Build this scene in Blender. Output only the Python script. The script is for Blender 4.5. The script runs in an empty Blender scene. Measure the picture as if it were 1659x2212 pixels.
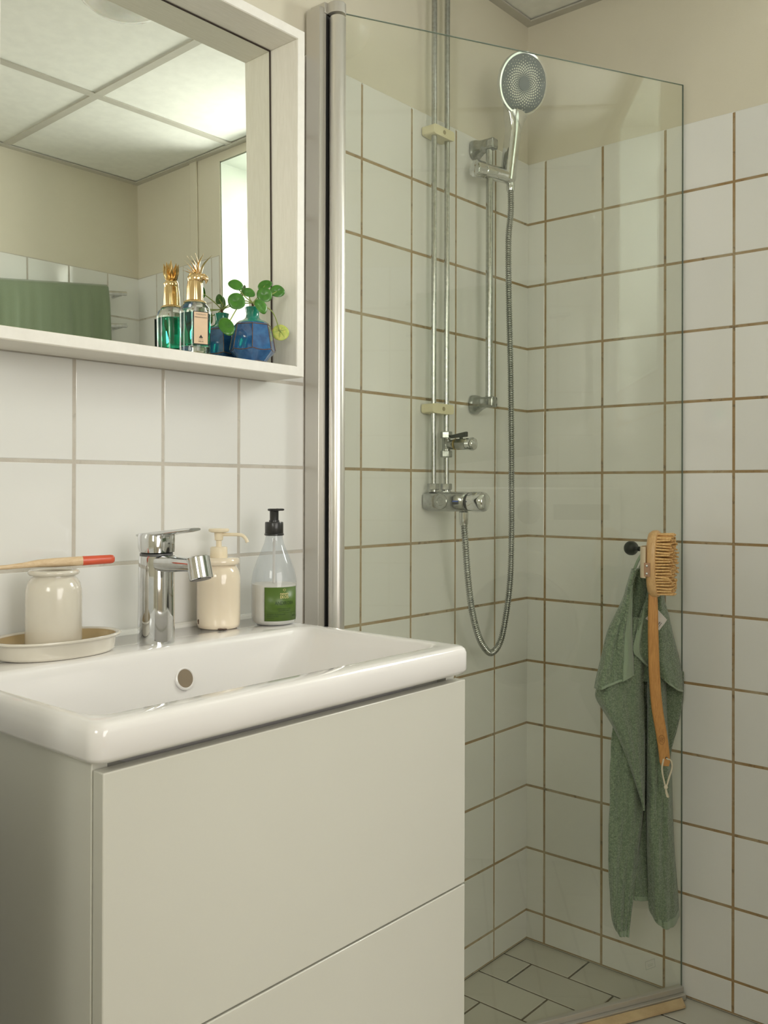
import bpy, bmesh, math, random
from mathutils import Vector, Matrix

random.seed(7)
sc = bpy.context.scene
V = Vector
PI = math.pi

# ------------------------------------------------------------------ camera
cam_d = bpy.data.cameras.new('camera')
cam = bpy.data.objects.new('camera', cam_d)
sc.collection.objects.link(cam)
sc.camera = cam
cam_d.sensor_fit = 'HORIZONTAL'
cam_d.sensor_width = 36.0
cam_d.lens = 43.84
cam_d.shift_y = -0.03514
cam_d.clip_start = 0.01
cam.matrix_world = Matrix((
    (0.6520853, -0.0045075, -0.7581322, -1.93940),
    (-0.7581406, -0.0002396, -0.6520911, -1.21276),
    (0.0027576, 0.9999898, -0.0035736, 1.08124),
    (0, 0, 0, 1)))

# ------------------------------------------------------------------ world, lamps, exposure
sc.view_settings.view_transform = 'Standard'
sc.view_settings.look = 'None'
sc.view_settings.gamma = 1.0
sc.view_settings.use_curve_mapping = False
sc.view_settings.exposure = 0.08

world = bpy.data.worlds.new('overcast_sky')
sc.world = world
world.use_nodes = True
bg = world.node_tree.nodes['Background']
bg.inputs[0].default_value = (0.78, 0.87, 1.0, 1)
bg.inputs[1].default_value = 3.2


def area(name, loc, target, sx, sy, power, color):
    d = bpy.data.lights.new(name, 'AREA')
    d.shape = 'RECTANGLE'
    d.size = sx
    d.size_y = sy
    d.energy = power
    d.color = color
    o = bpy.data.objects.new(name, d)
    sc.collection.objects.link(o)
    o.location = loc
    o.rotation_euler = (V(target) - V(loc)).to_track_quat('-Z', 'Y').to_euler()
    return o


# daylight outside the bathroom window (in the right-hand wall, behind the camera's right shoulder)
area('window_daylight', (0.50, -0.93, 1.96), (-1.0, -0.93, 1.58), 0.66, 0.60, 38.0, (1.0, 0.985, 0.91))
# light of the hall behind the camera, coming in through the open doorway opposite the basin
area('hall_daylight', (-1.60, -3.30, 1.62), (-1.25, -0.4, 1.40), 1.8, 1.7, 43.0, (1.0, 0.97, 0.945))

# second window, high in the left wall, out of the picture
area('left_window_daylight', (-2.72, -1.10, 1.66), (0.0, -0.85, 1.60), 0.52, 0.60, 6.0, (1.0, 0.95, 0.76))

sc.cycles.max_bounces = 12
sc.cycles.diffuse_bounces = 6
sc.cycles.glossy_bounces = 6
sc.cycles.transmission_bounces = 12
sc.cycles.transparent_max_bounces = 16
sc.cycles.sample_clamp_indirect = 6.0
sc.cycles.blur_glossy = 0.3
sc.cycles.use_denoising = True

# ------------------------------------------------------------------ materials


def new_mat(name):
    m = bpy.data.materials.new(name)
    m.use_nodes = True
    nt = m.node_tree
    b = nt.nodes['Principled BSDF']
    return m, nt, b


def N(nt, typ, **kw):
    n = nt.nodes.new(typ)
    for k, v in kw.items():
        if k in n.inputs:
            n.inputs[k].default_value = v
        else:
            setattr(n, k, v)
    return n


def ramp(nt, fac, stops):
    r = nt.nodes.new('ShaderNodeValToRGB')
    e = r.color_ramp.elements
    while len(e) < len(stops):
        e.new(0.5)
    for i, (p, c) in enumerate(stops):
        e[i].position = p
        e[i].color = (*c, 1) if len(c) == 3 else c
    nt.links.new(fac, r.inputs[0])
    return r.outputs[0]


def noise(nt, scale, detail=4, rough=.55, vec=None, dim=None):
    n = nt.nodes.new('ShaderNodeTexNoise')
    n.inputs['Scale'].default_value = scale
    n.inputs['Detail'].default_value = detail
    n.inputs['Roughness'].default_value = rough
    if vec is None:
        t = nt.nodes.new('ShaderNodeTexCoord')
        vec = t.outputs['Object']
    nt.links.new(vec, n.inputs['Vector'])
    return n.outputs['Fac']


def bump(nt, b, h, strength=.2, dist=.001):
    n = nt.nodes.new('ShaderNodeBump')
    n.inputs['Strength'].default_value = strength
    n.inputs['Distance'].default_value = dist
    nt.links.new(h, n.inputs['Height'])
    nt.links.new(n.outputs[0], b.inputs['Normal'])
    return n


def simple(name, col, rough=.5, metal=0., col2=None, nscale=40, coat=0., bmp=0., bscale=200, ior=1.5, sss=0):
    m, nt, b = new_mat(name)
    b.inputs['Roughness'].default_value = rough
    b.inputs['Metallic'].default_value = metal
    b.inputs['IOR'].default_value = ior
    b.inputs['Coat Weight'].default_value = coat
    b.inputs['Coat Roughness'].default_value = .05
    if sss:
        b.inputs['Subsurface Weight'].default_value = sss
        b.inputs['Subsurface Scale'].default_value = .004
    c2 = col2 if col2 else tuple(c * .94 for c in col)
    f = noise(nt, nscale)
    o = ramp(nt, f, [(.35, c2), (.65, col)])
    nt.links.new(o, b.inputs['Base Color'])
    if bmp:
        bump(nt, b, noise(nt, bscale, 3), bmp)
    return m


def tile_mat(name, a, c, rough=.09, bmp=.05):
    m, nt, b = new_mat(name)
    oi = nt.nodes.new('ShaderNodeObjectInfo')
    o = ramp(nt, oi.outputs['Random'], [(0., a), (1., c)])
    nt.links.new(o, b.inputs['Base Color'])
    b.inputs['Roughness'].default_value = rough
    b.inputs['Coat Weight'].default_value = .3
    b.inputs['Coat Roughness'].default_value = .04
    bump(nt, b, noise(nt, 9, 2), bmp, .004)
    return m


def grout_mat(name, clean, brown, dark, lo=.38, hi=.62):
    m, nt, b = new_mat(name)
    t = nt.nodes.new('ShaderNodeTexCoord')
    f = noise(nt, 7, 6, .7, t.outputs['Object'])
    o = ramp(nt, f, [(lo, clean), (hi, brown)])
    f2 = noise(nt, 42, 5, .7, t.outputs['Object'])
    d = ramp(nt, f2, [(.56, (0, 0, 0)), (.68, (1, 1, 1))])
    mx = nt.nodes.new('ShaderNodeMixRGB')
    nt.links.new(d, mx.inputs[0])
    nt.links.new(o, mx.inputs[1])
    mx.inputs[2].default_value = (*dark, 1)
    nt.links.new(mx.outputs[0], b.inputs['Base Color'])
    b.inputs['Roughness'].default_value = .85
    bump(nt, b, noise(nt, 260, 3), .4, .0006)
    return m


MT = {}
MT['tile'] = tile_mat('white_glazed_tile', (.735, .735, .715), (.785, .785, .765))
MT['floor_tile'] = tile_mat('pale_floor_tile', (.52, .505, .44), (.59, .575, .50), .3, .1)
MT['grout_clean'] = grout_mat('grey_grout', (.58, .55, .49), (.50, .46, .40), (.44, .41, .36))
MT['grout_stained'] = grout_mat('stained_grout', (.44, .38, .27), (.33, .22, .105), (.16, .11, .06), .30, .58)
MT['grout_floor'] = grout_mat('dark_floor_grout', (.06, .055, .045), (.13, .085, .045), (.28, .26, .22), .42, .6)
MT['plaster'] = simple('beige_wall_paint', (.675, .635, .525), .75, col2=(.655, .615, .505), nscale=5, bmp=.15, bscale=350)
MT['jamb'] = simple('white_window_reveal_paint', (.36, .39, .33), .6, nscale=6)
MT['ceiling'] = simple('white_ceiling_board', (.80, .80, .75), .8, nscale=30, bmp=.1, bscale=500)
MT['t_bar'] = simple('grey_enamel_bar', (.52, .50, .44), .4, nscale=20)
MT['porcelain'] = simple('white_porcelain', (.80, .78, .765), .07, coat=.6, nscale=3, col2=(.79, .77, .755))
MT['lacquer'] = simple('white_satin_lacquer', (.60, .592, .528), .28, nscale=4, col2=(.59, .582, .518), coat=.15)
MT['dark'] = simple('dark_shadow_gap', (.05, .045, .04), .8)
MT['chrome'] = simple('chrome', (.72, .73, .74), .06, 1., nscale=60, col2=(.64, .65, .65))
MT['chrome_worn'] = simple('worn_chrome', (.46, .47, .46), .17, 1., nscale=120, col2=(.33, .34, .33))
MT['steel_pipe'] = simple('satin_chrome_pipe', (.52, .53, .51), .14, 1., nscale=150, col2=(.40, .41, .39))
MT['brass'] = simple('brass_ring', (.60, .45, .18), .3, 1.)
MT['alu'] = simple('anodised_aluminium', (.63, .61, .57), .36, .75, nscale=3, col2=(.61, .59, .55))
MT['alu_bright'] = simple('brushed_aluminium_tube', (.84, .82, .78), .30, .85, nscale=3, col2=(.82, .80, .76))
MT['rubber'] = simple('black_rubber', (.02, .02, .02), .5)
MT['black_plastic'] = simple('black_plastic', (.018, .018, .018), .35, coat=.2)
MT['knob_black'] = simple('black_knob', (.02, .024, .024), .42)
MT['enamel'] = simple('cream_enamel', (.80, .70, .55), .12, coat=.6, nscale=8, col2=(.77, .67, .52))
MT['enamel_in'] = simple('tan_enamel', (.52, .40, .22), .3, nscale=8)
MT['ceramic_cream'] = simple('cream_ceramic', (.70, .66, .57), .16, coat=.5, nscale=12, col2=(.66, .62, .53))
MT['cream_plastic'] = simple('cream_plastic', (.80, .70, .52), .35)
MT['ivory'] = simple('yellowed_ivory_plastic', (.74, .69, .47), .4)
MT['chip'] = simple('chipped_enamel', (.10, .06, .04), .7)


def wood(name, a, c, scale=(30, 4, 30), rough=.45):
    m, nt, b = new_mat(name)
    t = nt.nodes.new('ShaderNodeTexCoord')
    mp = nt.nodes.new('ShaderNodeMapping')
    mp.inputs['Scale'].default_value = scale
    nt.links.new(t.outputs['Object'], mp.inputs[0])
    f = noise(nt, 6, 6, .65, mp.outputs[0])
    o = ramp(nt, f, [(.3, a), (.7, c)])
    nt.links.new(o, b.inputs['Base Color'])
    b.inputs['Roughness'].default_value = rough
    bump(nt, b, f, .15, .0005)
    return m


MT['hall_floor'] = wood('brown_hall_floorboards', (.10, .06, .03), (.18, .11, .06), (3, 20, 20))
MT['bamboo'] = wood('bamboo_wood', (.60, .43, .25), (.76, .60, .40), (4, 60, 60))
MT['brush_wood'] = wood('varnished_brush_handle_wood', (.42, .19, .05), (.62, .32, .10), (80, 80, 6), .35)
MT['head_wood'] = wood('beech_brush_head', (.56, .33, .14), (.72, .48, .23), (60, 60, 8), .35)
MT['frame_wood'] = wood('whitewashed_wood', (.72, .69, .61), (.79, .76, .69), (5, 50, 5), .5)
MT['frame_front'] = wood('white_painted_wood_edge', (.78, .76, .71), (.84, .82, .77), (8, 8, 8), .45)
MT['red'] = simple('red_lacquer', (.66, .10, .045), .35, coat=.3)
MT['red_bristle'] = simple('red_bristle', (.80, .09, .03), .5)
MT['bristle'] = simple('boar_bristle', (.82, .55, .25), .5, nscale=300, col2=(.64, .38, .14))
MT['strap'] = simple('cotton_strap', (.74, .62, .44), .85, bmp=.5, bscale=1400)
MT['cord'] = simple('cotton_cord', (.72, .66, .50), .85, bmp=.5, bscale=1500)
MT['leather'] = simple('leather_patch', (.42, .25, .15), .6)
MT['tag'] = simple('white_textile_tag', (.72, .68, .64), .8)
MT['ink'] = simple('black_ink', (.02, .02, .02), .6)
MT['ink_grey'] = simple('grey_ink', (.22, .19, .16), .6)
MT['gold_ink'] = simple('gold_ink', (.78, .66, .32), .5)
MT['label_green'] = simple('olive_green_label', (.085, .155, .022), .35, nscale=20, col2=(.075, .14, .018))
MT['ink_dark_green'] = simple('dark_green_ink', (.015, .04, .012), .5)
MT['label_beige'] = simple('beige_paper_label', (.76, .56, .38), .6)
MT['gold'] = simple('pale_gold', (.83, .62, .34), .17, 1., nscale=90, col2=(.76, .56, .30))
MT['leaf'] = simple('green_leaf', (.055, .215, .013), .32, nscale=120, col2=(.035, .155, .010), coat=.3, bmp=.2, bscale=500)
MT['leaf_yellow'] = simple('yellowed_leaf', (.62, .62, .13), .4, nscale=160, col2=(.42, .54, .10), bmp=.3, bscale=260)
MT['stem'] = simple('pale_green_stem', (.30, .36, .10), .5)
MT['stem_brown'] = simple('brown_stem', (.12, .05, .02), .7)
MT['glaze_blue'] = simple('blue_glaze', (.035, .15, .36), .1, coat=.8, nscale=90, col2=(.018, .085, .24))
MT['glaze_turquoise'] = simple('turquoise_glaze', (.03, .33, .24), .1, coat=.8, nscale=60, col2=(.02, .24, .20))
MT['glaze_brown'] = simple('brown_glaze_line', (.17, .075, .03), .25, coat=.5, nscale=200, col2=(.10, .06, .05))
MT['clay'] = simple('bare_clay', (.45, .33, .22), .8)
MT['white_gloss'] = simple('white_appliance_enamel', (.80, .80, .78), .25)
MT['grey_dark'] = simple('dark_grey_plastic', (.10, .10, .10), .35)
MT['head_face'] = simple('slate_grey_spray_plate', (.085, .105, .115), .35)
MT['nozzle'] = simple('pale_silicone_nozzle', (.80, .81, .72), .5)
MT['silicone'] = simple('clear_white_sealant', (.80, .80, .77), .2)
MT['vinyl'] = simple('yellowed_vinyl_strip', (.60, .46, .26), .5, nscale=30, col2=(.50, .36, .2))
MT['blue_dot'] = simple('blue_dot', (.03, .09, .45), .4)
MT['red_dot'] = simple('red_dot', (.60, .04, .05), .4)
MT['cream_liquid'] = simple('white_lotion', (.82, .77, .69), .5)


def towel_mat(name, a, c, waffle=True):
    m, nt, b = new_mat(name)
    b.inputs['Roughness'].default_value = .95
    b.inputs['Sheen Weight'].default_value = .35
    b.inputs['Sheen Roughness'].default_value = .5
    t = nt.nodes.new('ShaderNodeTexCoord')
    uv = t.outputs['UV']
    if waffle:
        w1 = nt.nodes.new('ShaderNodeTexVoronoi')
        w1.inputs['Scale'].default_value = 1.0
        mp = nt.nodes.new('ShaderNodeMapping')
        mp.inputs['Scale'].default_value = (300, 340, 1)
        nt.links.new(uv, mp.inputs[0])
        nt.links.new(mp.outputs[0], w1.inputs['Vector'])
        w1.inputs['Randomness'].default_value = .55
        f = w1.outputs['Distance']
        o = ramp(nt, f, [(.1, c), (.75, a)])
        bn = bump(nt, b, f, .9, .0022)
        bn.invert = True
    else:
        f = noise(nt, 900, 3)
        o = ramp(nt, f, [(.3, a), (.7, c)])
        bump(nt, b, f, .4, .0006)
    nt.links.new(o, b.inputs['Base Color'])
    return m


MT['towel'] = towel_mat('green_waffle_towel', (.105, .152, .090), (.27, .345, .22))
MT['towel_hem'] = towel_mat('green_towel_hem', (.22, .29, .19), (.27, .34, .235), False)
MT['towel_far'] = towel_mat('green_bath_towel', (.185, .235, .15), (.22, .27, .175), False)


def thin_glass(name, tint, rough=0.0, haze=0.0, haze_col=(.6, .65, .65), refl=1.0):
    """two-faced pane: tinted see-through plus Fresnel reflection on every face"""
    m = bpy.data.materials.new(name)
    m.use_nodes = True
    nt = m.node_tree
    nt.nodes.clear()
    out = nt.nodes.new('ShaderNodeOutputMaterial')
    tr = nt.nodes.new('ShaderNodeBsdfTransparent')
    n = noise(nt, 5, 3)
    nt.links.new(ramp(nt, n, [(.3, tint), (.7, tuple(min(1, c * 1.01) for c in tint))]), tr.inputs[0])
    gl = nt.nodes.new('ShaderNodeBsdfGlossy')
    gl.inputs['Roughness'].default_value = rough
    gl.inputs[0].default_value = (refl, refl, refl, 1)
    geo = nt.nodes.new('ShaderNodeNewGeometry')
    mr = nt.nodes.new('ShaderNodeMapRange')
    mr.inputs['To Min'].default_value = 1.5
    mr.inputs['To Max'].default_value = 1 / 1.5
    nt.links.new(geo.outputs['Backfacing'], mr.inputs['Value'])
    fr = nt.nodes.new('ShaderNodeFresnel')
    nt.links.new(mr.outputs[0], fr.inputs['IOR'])
    mx = nt.nodes.new('ShaderNodeMixShader')
    nt.links.new(fr.outputs[0], mx.inputs[0])
    if haze:
        df = nt.nodes.new('ShaderNodeBsdfDiffuse')
        df.inputs[0].default_value = (*haze_col, 1)
        tl = nt.nodes.new('ShaderNodeBsdfTranslucent')
        tl.inputs[0].default_value = (*haze_col, 1)
        m1 = nt.nodes.new('ShaderNodeMixShader')
        m1.inputs[0].default_value = .5
        nt.links.new(df.outputs[0], m1.inputs[1])
        nt.links.new(tl.outputs[0], m1.inputs[2])
        m2 = nt.nodes.new('ShaderNodeMixShader')
        m2.inputs[0].default_value = haze
        nt.links.new(tr.outputs[0], m2.inputs[1])
        nt.links.new(m1.outputs[0], m2.inputs[2])
        nt.links.new(m2.outputs[0], mx.inputs[1])
    else:
        nt.links.new(tr.outputs[0], mx.inputs[1])
    nt.links.new(gl.outputs[0], mx.inputs[2])
    nt.links.new(mx.outputs[0], out.inputs[0])
    return m


MT['shower_glass'] = thin_glass('green_tinted_shower_glass', (.980, .987, .957), haze=.012, haze_col=(.6, .66, .55))
MT['glass_edge'] = simple('green_glass_edge', (.22, .28, .24), .2)
MT['window_glass'] = thin_glass('window_pane', (.97, .98, .97))
MT['bottle_plastic'] = thin_glass('clouded_bottle_plastic', (.90, .92, .94), rough=.06, haze=.16, haze_col=(.66, .70, .74))


def real_glass(name, col, ior=1.45, rough=0.):
    m, nt, b = new_mat(name)
    b.inputs['Transmission Weight'].default_value = 1.
    b.inputs['Roughness'].default_value = rough
    b.inputs['IOR'].default_value = ior
    n = noise(nt, 8, 2)
    nt.links.new(ramp(nt, n, [(.3, col), (.7, tuple(min(1, c * 1.02) for c in col))]), b.inputs['Base Color'])
    return m


MT['bottle_glass'] = real_glass('clear_bottle_glass', (.97, .99, .98))
MT['green_liquid'] = real_glass('green_perfume', (.02, .42, .25), 1.36)
m, nt, b = new_mat('mirror_silver')
b.inputs['Metallic'].default_value = 1.
b.inputs['Roughness'].default_value = .0
nt.links.new(ramp(nt, noise(nt, 4, 3), [(.3, (.88, .895, .84)), (.7, (.885, .90, .85))]), b.inputs['Base Color'])
MT['mirror'] = m
MT['lamp_glass'] = simple('opal_lamp_glass', (.82, .82, .78), .12, coat=.6, sss=.2)

# ------------------------------------------------------------------ geometry helpers


class G:
    def __init__(s):
        s.v = []
        s.f = []
        s.uv = None

    def add(s, vs, fs):
        n = len(s.v)
        s.v += [V(p) for p in vs]
        s.f += [tuple(i + n for i in f) for f in fs]
        return s

    def box(s, lo, hi):
        x0, y0, z0 = [min(a, c) for a, c in zip(lo, hi)]
        x1, y1, z1 = [max(a, c) for a, c in zip(lo, hi)]
        return s.add([(x0, y0, z0), (x1, y0, z0), (x1, y1, z0), (x0, y1, z0),
                      (x0, y0, z1), (x1, y0, z1), (x1, y1, z1), (x0, y1, z1)],
                     [(0, 3, 2, 1), (4, 5, 6, 7), (0, 1, 5, 4), (1, 2, 6, 5), (2, 3, 7, 6), (3, 0, 4, 7)])

    def rings(s, rs, cap0=True, cap1=True, closed=True):
        """loft a list of equal-length rings"""
        n = len(rs[0])
        vs = [p for r in rs for p in r]
        fs = []
        for k in range(len(rs) - 1):
            for i in range(n if closed else n - 1):
                j = (i + 1) % n
                fs.append((k * n + i, k * n + j, (k + 1) * n + j, (k + 1) * n + i))
        if cap0:
            fs.append(tuple(range(n - 1, -1, -1)))
        if cap1:
            fs.append(tuple((len(rs) - 1) * n + i for i in range(n)))
        return s.add(vs, fs)

    def lathe(s, prof, c, seg=48, axis=(0, 0, 1), cap0=True, cap1=True, mod=None):
        """prof: list of (r, h) along the axis starting at c"""
        a = V(axis).normalized()
        x = a.orthogonal().normalized()
        if abs(a.z) > .99:
            x = V((1, 0, 0))
        y = a.cross(x)
        rs = []
        for r, h in prof:
            ring = []
            for i in range(seg):
                t = 2 * PI * i / seg
                rr = max(r, 1e-5)
                if mod:
                    rr *= mod(t, h)
                ring.append(V(c) + a * h + (x * math.cos(t) + y * math.sin(t)) * rr)
            rs.append(ring)
        return s.rings(rs, cap0, cap1)

    def tube(s, pts, r, seg=12, cap=True):
        pts = [V(p) for p in pts]
        n = len(pts)
        rr = r if isinstance(r, (list, tuple)) else [r] * n
        prev = None
        rs = []
        for i in range(n):
            t = (pts[min(i + 1, n - 1)] - pts[max(i - 1, 0)]).normalized()
            if prev is None:
                x = t.orthogonal().normalized()
            else:
                x = (prev - t * prev.dot(t)).normalized()
            prev = x
            y = t.cross(x)
            rs.append([pts[i] + (x * math.cos(2 * PI * k / seg) + y * math.sin(2 * PI * k / seg)) * rr[i] for k in range(seg)])
        return s.rings(rs, cap, cap)

    def ell_loft(s, secs, seg=28, p=2.0):
        """secs: (center, xaxis, yaxis, rx, ry) superellipse sections"""
        rs = []
        for sec in secs:
            c, ax, ay, rx, ry = sec[:5]
            q = sec[5] if len(sec) > 5 else p
            ring = []
            for k in range(seg):
                t = 2 * PI * k / seg
                ct, st = math.cos(t), math.sin(t)
                ring.append(V(c) + V(ax) * (rx * math.copysign(abs(ct) ** (2 / q), ct)) + V(ay) * (ry * math.copysign(abs(st) ** (2 / q), st)))
            rs.append(ring)
        return s.rings(rs)

    def ball(s, c, rx, ry=None, rz=None, seg=20, ax=None):
        ry = ry or rx
        rz = rz or rx
        X, Y, Z = ax if ax else (V((1, 0, 0)), V((0, 1, 0)), V((0, 0, 1)))
        rs = []
        for k in range(1, seg // 2):
            ph = PI * k / (seg // 2)
            rs.append([V(c) - Z * rz * math.cos(ph) + (X * rx * math.cos(2 * PI * i / seg) + Y * ry * math.sin(2 * PI * i / seg)) * math.sin(ph) for i in range(seg)])
        return s.rings(rs)

    def build(s, name, mat, parent=None, smooth=True, bevel=0., angle=35, kind=None, label=None, subsurf=0, solid=0., at=None, segs=2, flip=False):
        me = bpy.data.meshes.new(name)
        org = V((0, 0, 0))
        if parent is not None:
            org = parent.matrix_world.translation.copy() if not parent.parent else V(parent['_o'])
        elif at is not None:
            org = V(at)
        me.from_pydata([tuple(p - org) for p in s.v], [], s.f)
        bm = bmesh.new()
        bm.from_mesh(me)
        bmesh.ops.recalc_face_normals(bm, faces=bm.faces)
        if flip:
            bmesh.ops.reverse_faces(bm, faces=bm.faces)
        bm.to_mesh(me)
        bm.free()
        me.materials.append(mat)
        o = bpy.data.objects.new(name, me)
        sc.collection.objects.link(o)
        if parent is not None:
            o.parent = parent
        else:
            o.location = org
        if bevel:
            md = o.modifiers.new('bevel', 'BEVEL')
            md.width = bevel
            md.segments = segs
            md.limit_method = 'ANGLE'
            md.angle_limit = math.radians(40)
        if solid:
            md = o.modifiers.new('solid', 'SOLIDIFY')
            md.thickness = solid
            md.offset = 0
        if subsurf:
            md = o.modifiers.new('sub', 'SUBSURF')
            md.levels = subsurf
            md.render_levels = subsurf
        if smooth:
            me.shade_smooth()
            me.set_sharp_from_angle(angle=math.radians(angle))
        if kind:
            o['kind'] = kind
        if label:
            o['label'] = label
        return o


def root(name, loc, label, cat, group=None):
    o = bpy.data.objects.new(name, None)
    sc.collection.objects.link(o)
    o.empty_display_size = .05
    o.location = loc
    o.matrix_world = Matrix.Translation(V(loc))
    o['label'] = label
    o['category'] = cat
    if group:
        o['group'] = group
    return o


def sroot(name, loc=(0, 0, 0)):
    o = bpy.data.objects.new(name, None)
    sc.collection.objects.link(o)
    o.empty_display_size = .05
    o.matrix_world = Matrix.Translation(V(loc))
    o['kind'] = 'structure'
    return o


def sub(g, parent_obj, name, mat, root_loc, **kw):
    """sub-part: child of a part, geometry given in world space (parts keep their root's origin)"""
    parent_obj['_o'] = tuple(root_loc)
    o = g.build(name, mat, parent_obj, **kw)
    return o


def text_geo(body, size, place, align='CENTER', depth=0., space=1.0, sx=1.0):
    """flat lettering; place(x, y) maps text-plane coordinates to the world"""
    cu = bpy.data.curves.new('txt', 'FONT')
    cu.body = body
    cu.size = size
    cu.align_x = align
    cu.space_character = space
    cu.resolution_u = 2
    ob = bpy.data.objects.new('txt', cu)
    sc.collection.objects.link(ob)
    dg = bpy.context.evaluated_depsgraph_get()
    dg.update()
    me = ob.evaluated_get(dg).to_mesh()
    vs = [place(v.co.x * sx, v.co.y) for v in me.vertices]
    fs = [tuple(p.vertices) for p in me.polygons]
    g = G().add(vs, fs)
    ob.evaluated_get(dg).to_mesh_clear()
    bpy.data.objects.remove(ob)
    bpy.data.curves.remove(cu)
    return g


def clean_props():
    for o in bpy.data.objects:
        if '_o' in o.keys():
            del o['_o']


# ------------------------------------------------------------------ structure
ZC = 2.20
YC = -1.655          # wall opposite the sink
XD = -2.60           # left wall
PITCH = .15
GR = .0044
TH = .004
TOP = 1.865


def tile_mesh(name, w, h, mat):
    """glazed tile lying in local XY, face towards +Z, origin at centre of back"""
    c, t = .0013, TH
    a, b2 = w / 2, h / 2
    vs = []
    for (x, y, z) in ((a, b2, 0), (a, b2, t - c), (a - c, b2 - c, t)):
        vs += [(-x, -y, z), (x, -y, z), (x, y, z), (-x, y, z)]
    fs = []
    for k in (0, 4):
        for i in range(4):
            j = (i + 1) % 4
            fs.append((k + i, k + j, k + 4 + j, k + 4 + i))
    fs.append((8, 9, 10, 11))
    me = bpy.data.meshes.new(name)
    me.from_pydata(vs, [], fs)
    me.materials.append(mat)
    return me


_tm = {}


def put_tile(parent, w, h, mat, M, org=V((0, 0, 0)), name='tile', jit=.0022):
    k = (round(w, 4), round(h, 4), mat.name)
    if k not in _tm:
        _tm[k] = tile_mesh(name, w, h, mat)
    o = bpy.data.objects.new(name, _tm[k])
    sc.collection.objects.link(o)
    o.parent = parent
    J = Matrix.Rotation(random.uniform(-jit, jit), 4, 'X') @ Matrix.Rotation(random.uniform(-jit, jit), 4, 'Y')
    o.matrix_local = Matrix.Translation(-org) @ M @ J
    return o


def basis(c, x, y, z):
    M = Matrix.Identity(4)
    for i, a in enumerate((x, y, z)):
        for j in range(3):
            M[j][i] = a[j]
    for j in range(3):
        M[j][3] = c[j]
    return M


rows = []
z = TOP
k = 0
zl = [TOP] + [1.118 + .15 * (4 - i) for i in range(12)] + [0.0]
# horizontal joints: 1.865, 1.718, 1.568, ... 0.068, 0
rows = [(zl[i + 1], zl[i]) for i in range(len(zl) - 1)]

# ---- back wall (sink and shower wall)
wb = G().box((XD - .1, .0, -.05), (.3, .15, ZC + .1))
wall_back = wb.build('wall_back', MT['plaster'], kind='structure', smooth=False)
G().add([(-1.76, -.0033, 0), (-.735, -.0033, 0), (-.735, -.0033, TOP - .004), (-1.76, -.0033, TOP - .004)], [(0, 1, 2, 3)]).build('grout', MT['grout_clean'], wall_back, smooth=False)
G().add([(-.735, -.0033, 0), (0, -.0033, 0), (0, -.0033, TOP - .004), (-.735, -.0033, TOP - .004)], [(0, 1, 2, 3)]).build('grout', MT['grout_stained'], wall_back, smooth=False)
xl = [0.0] + [-(.1422 + i * .15313) for i in range(11)]
for i in range(len(xl) - 1):
    for z0, z1 in rows:
        z1 = z1 + (.002 if z1 == TOP else 0)
        w = xl[i] - xl[i + 1] - GR
        h = z1 - z0 - GR
        put_tile(wall_back, w, h, MT['tile'], basis(((xl[i] + xl[i + 1]) / 2, -.0, (z0 + z1) / 2), (1, 0, 0), (0, 0, 1), (0, -1, 0)))

# ---- right wall with the window opening
WY0, WY1, WZ0, WZ1 = -1.205, -.655, 1.375, 2.17
wr = G()
wr.box((0, WY1, -.05), (.3, .0, ZC + .1))
wr.box((0, YC - .15, -.05), (.3, WY0, ZC + .1))
wr.box((0, WY0, -.05), (.3, WY1, WZ0 - .01))
wr.box((0, WY0, WZ1), (.3, WY1, ZC + .1))
wall_right = wr.build('wall_right', MT['plaster'], kind='structure', smooth=False)
for (a, c, lo, hi, mt) in ((-.50, 0, 0, TOP - .004, 'grout_stained'), (WY1, -.50, 0, TOP - .004, 'grout_stained'), (WY0, WY1, 0, WZ0 - .004, 'grout_stained'), (YC, WY0, 0, TOP, 'grout_clean')):
    G().add([(-.0033, a, lo), (-.0033, c, lo), (-.0033, c, hi), (-.0033, a, hi)], [(0, 1, 2, 3)]).build('grout', MT[mt], wall_right, smooth=False)
yl = [0.0] + [-(.0524 + i * .14928) for i in range(11)] + [YC]
for i in range(len(yl) - 1):
    y1, y0 = yl[i], yl[i + 1]
    for z0, z1 in rows:
        zz0, zz1, yy0, yy1 = z0, z1, y0, y1
        if yy1 <= WY1 + .01 and yy0 >= WY0 - .01:
            if z0 > WZ0 - .02:
                continue
            zz1 = min(z1, WZ0 - .004)
        elif yy1 > WY0 + .01 and yy0 < WY0 - .01 and z1 > WZ0 + .02:
            yy1 = WY0 - .002
        w, h = yy1 - yy0 - GR, zz1 - zz0 - GR
        if w < .01 or h < .01:
            continue
        put_tile(wall_right, w, h, MT['tile'], basis((-.0, (yy0 + yy1) / 2, (zz0 + zz1) / 2), (0, -1, 0), (0, 0, 1), (-1, 0, 0)))

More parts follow.
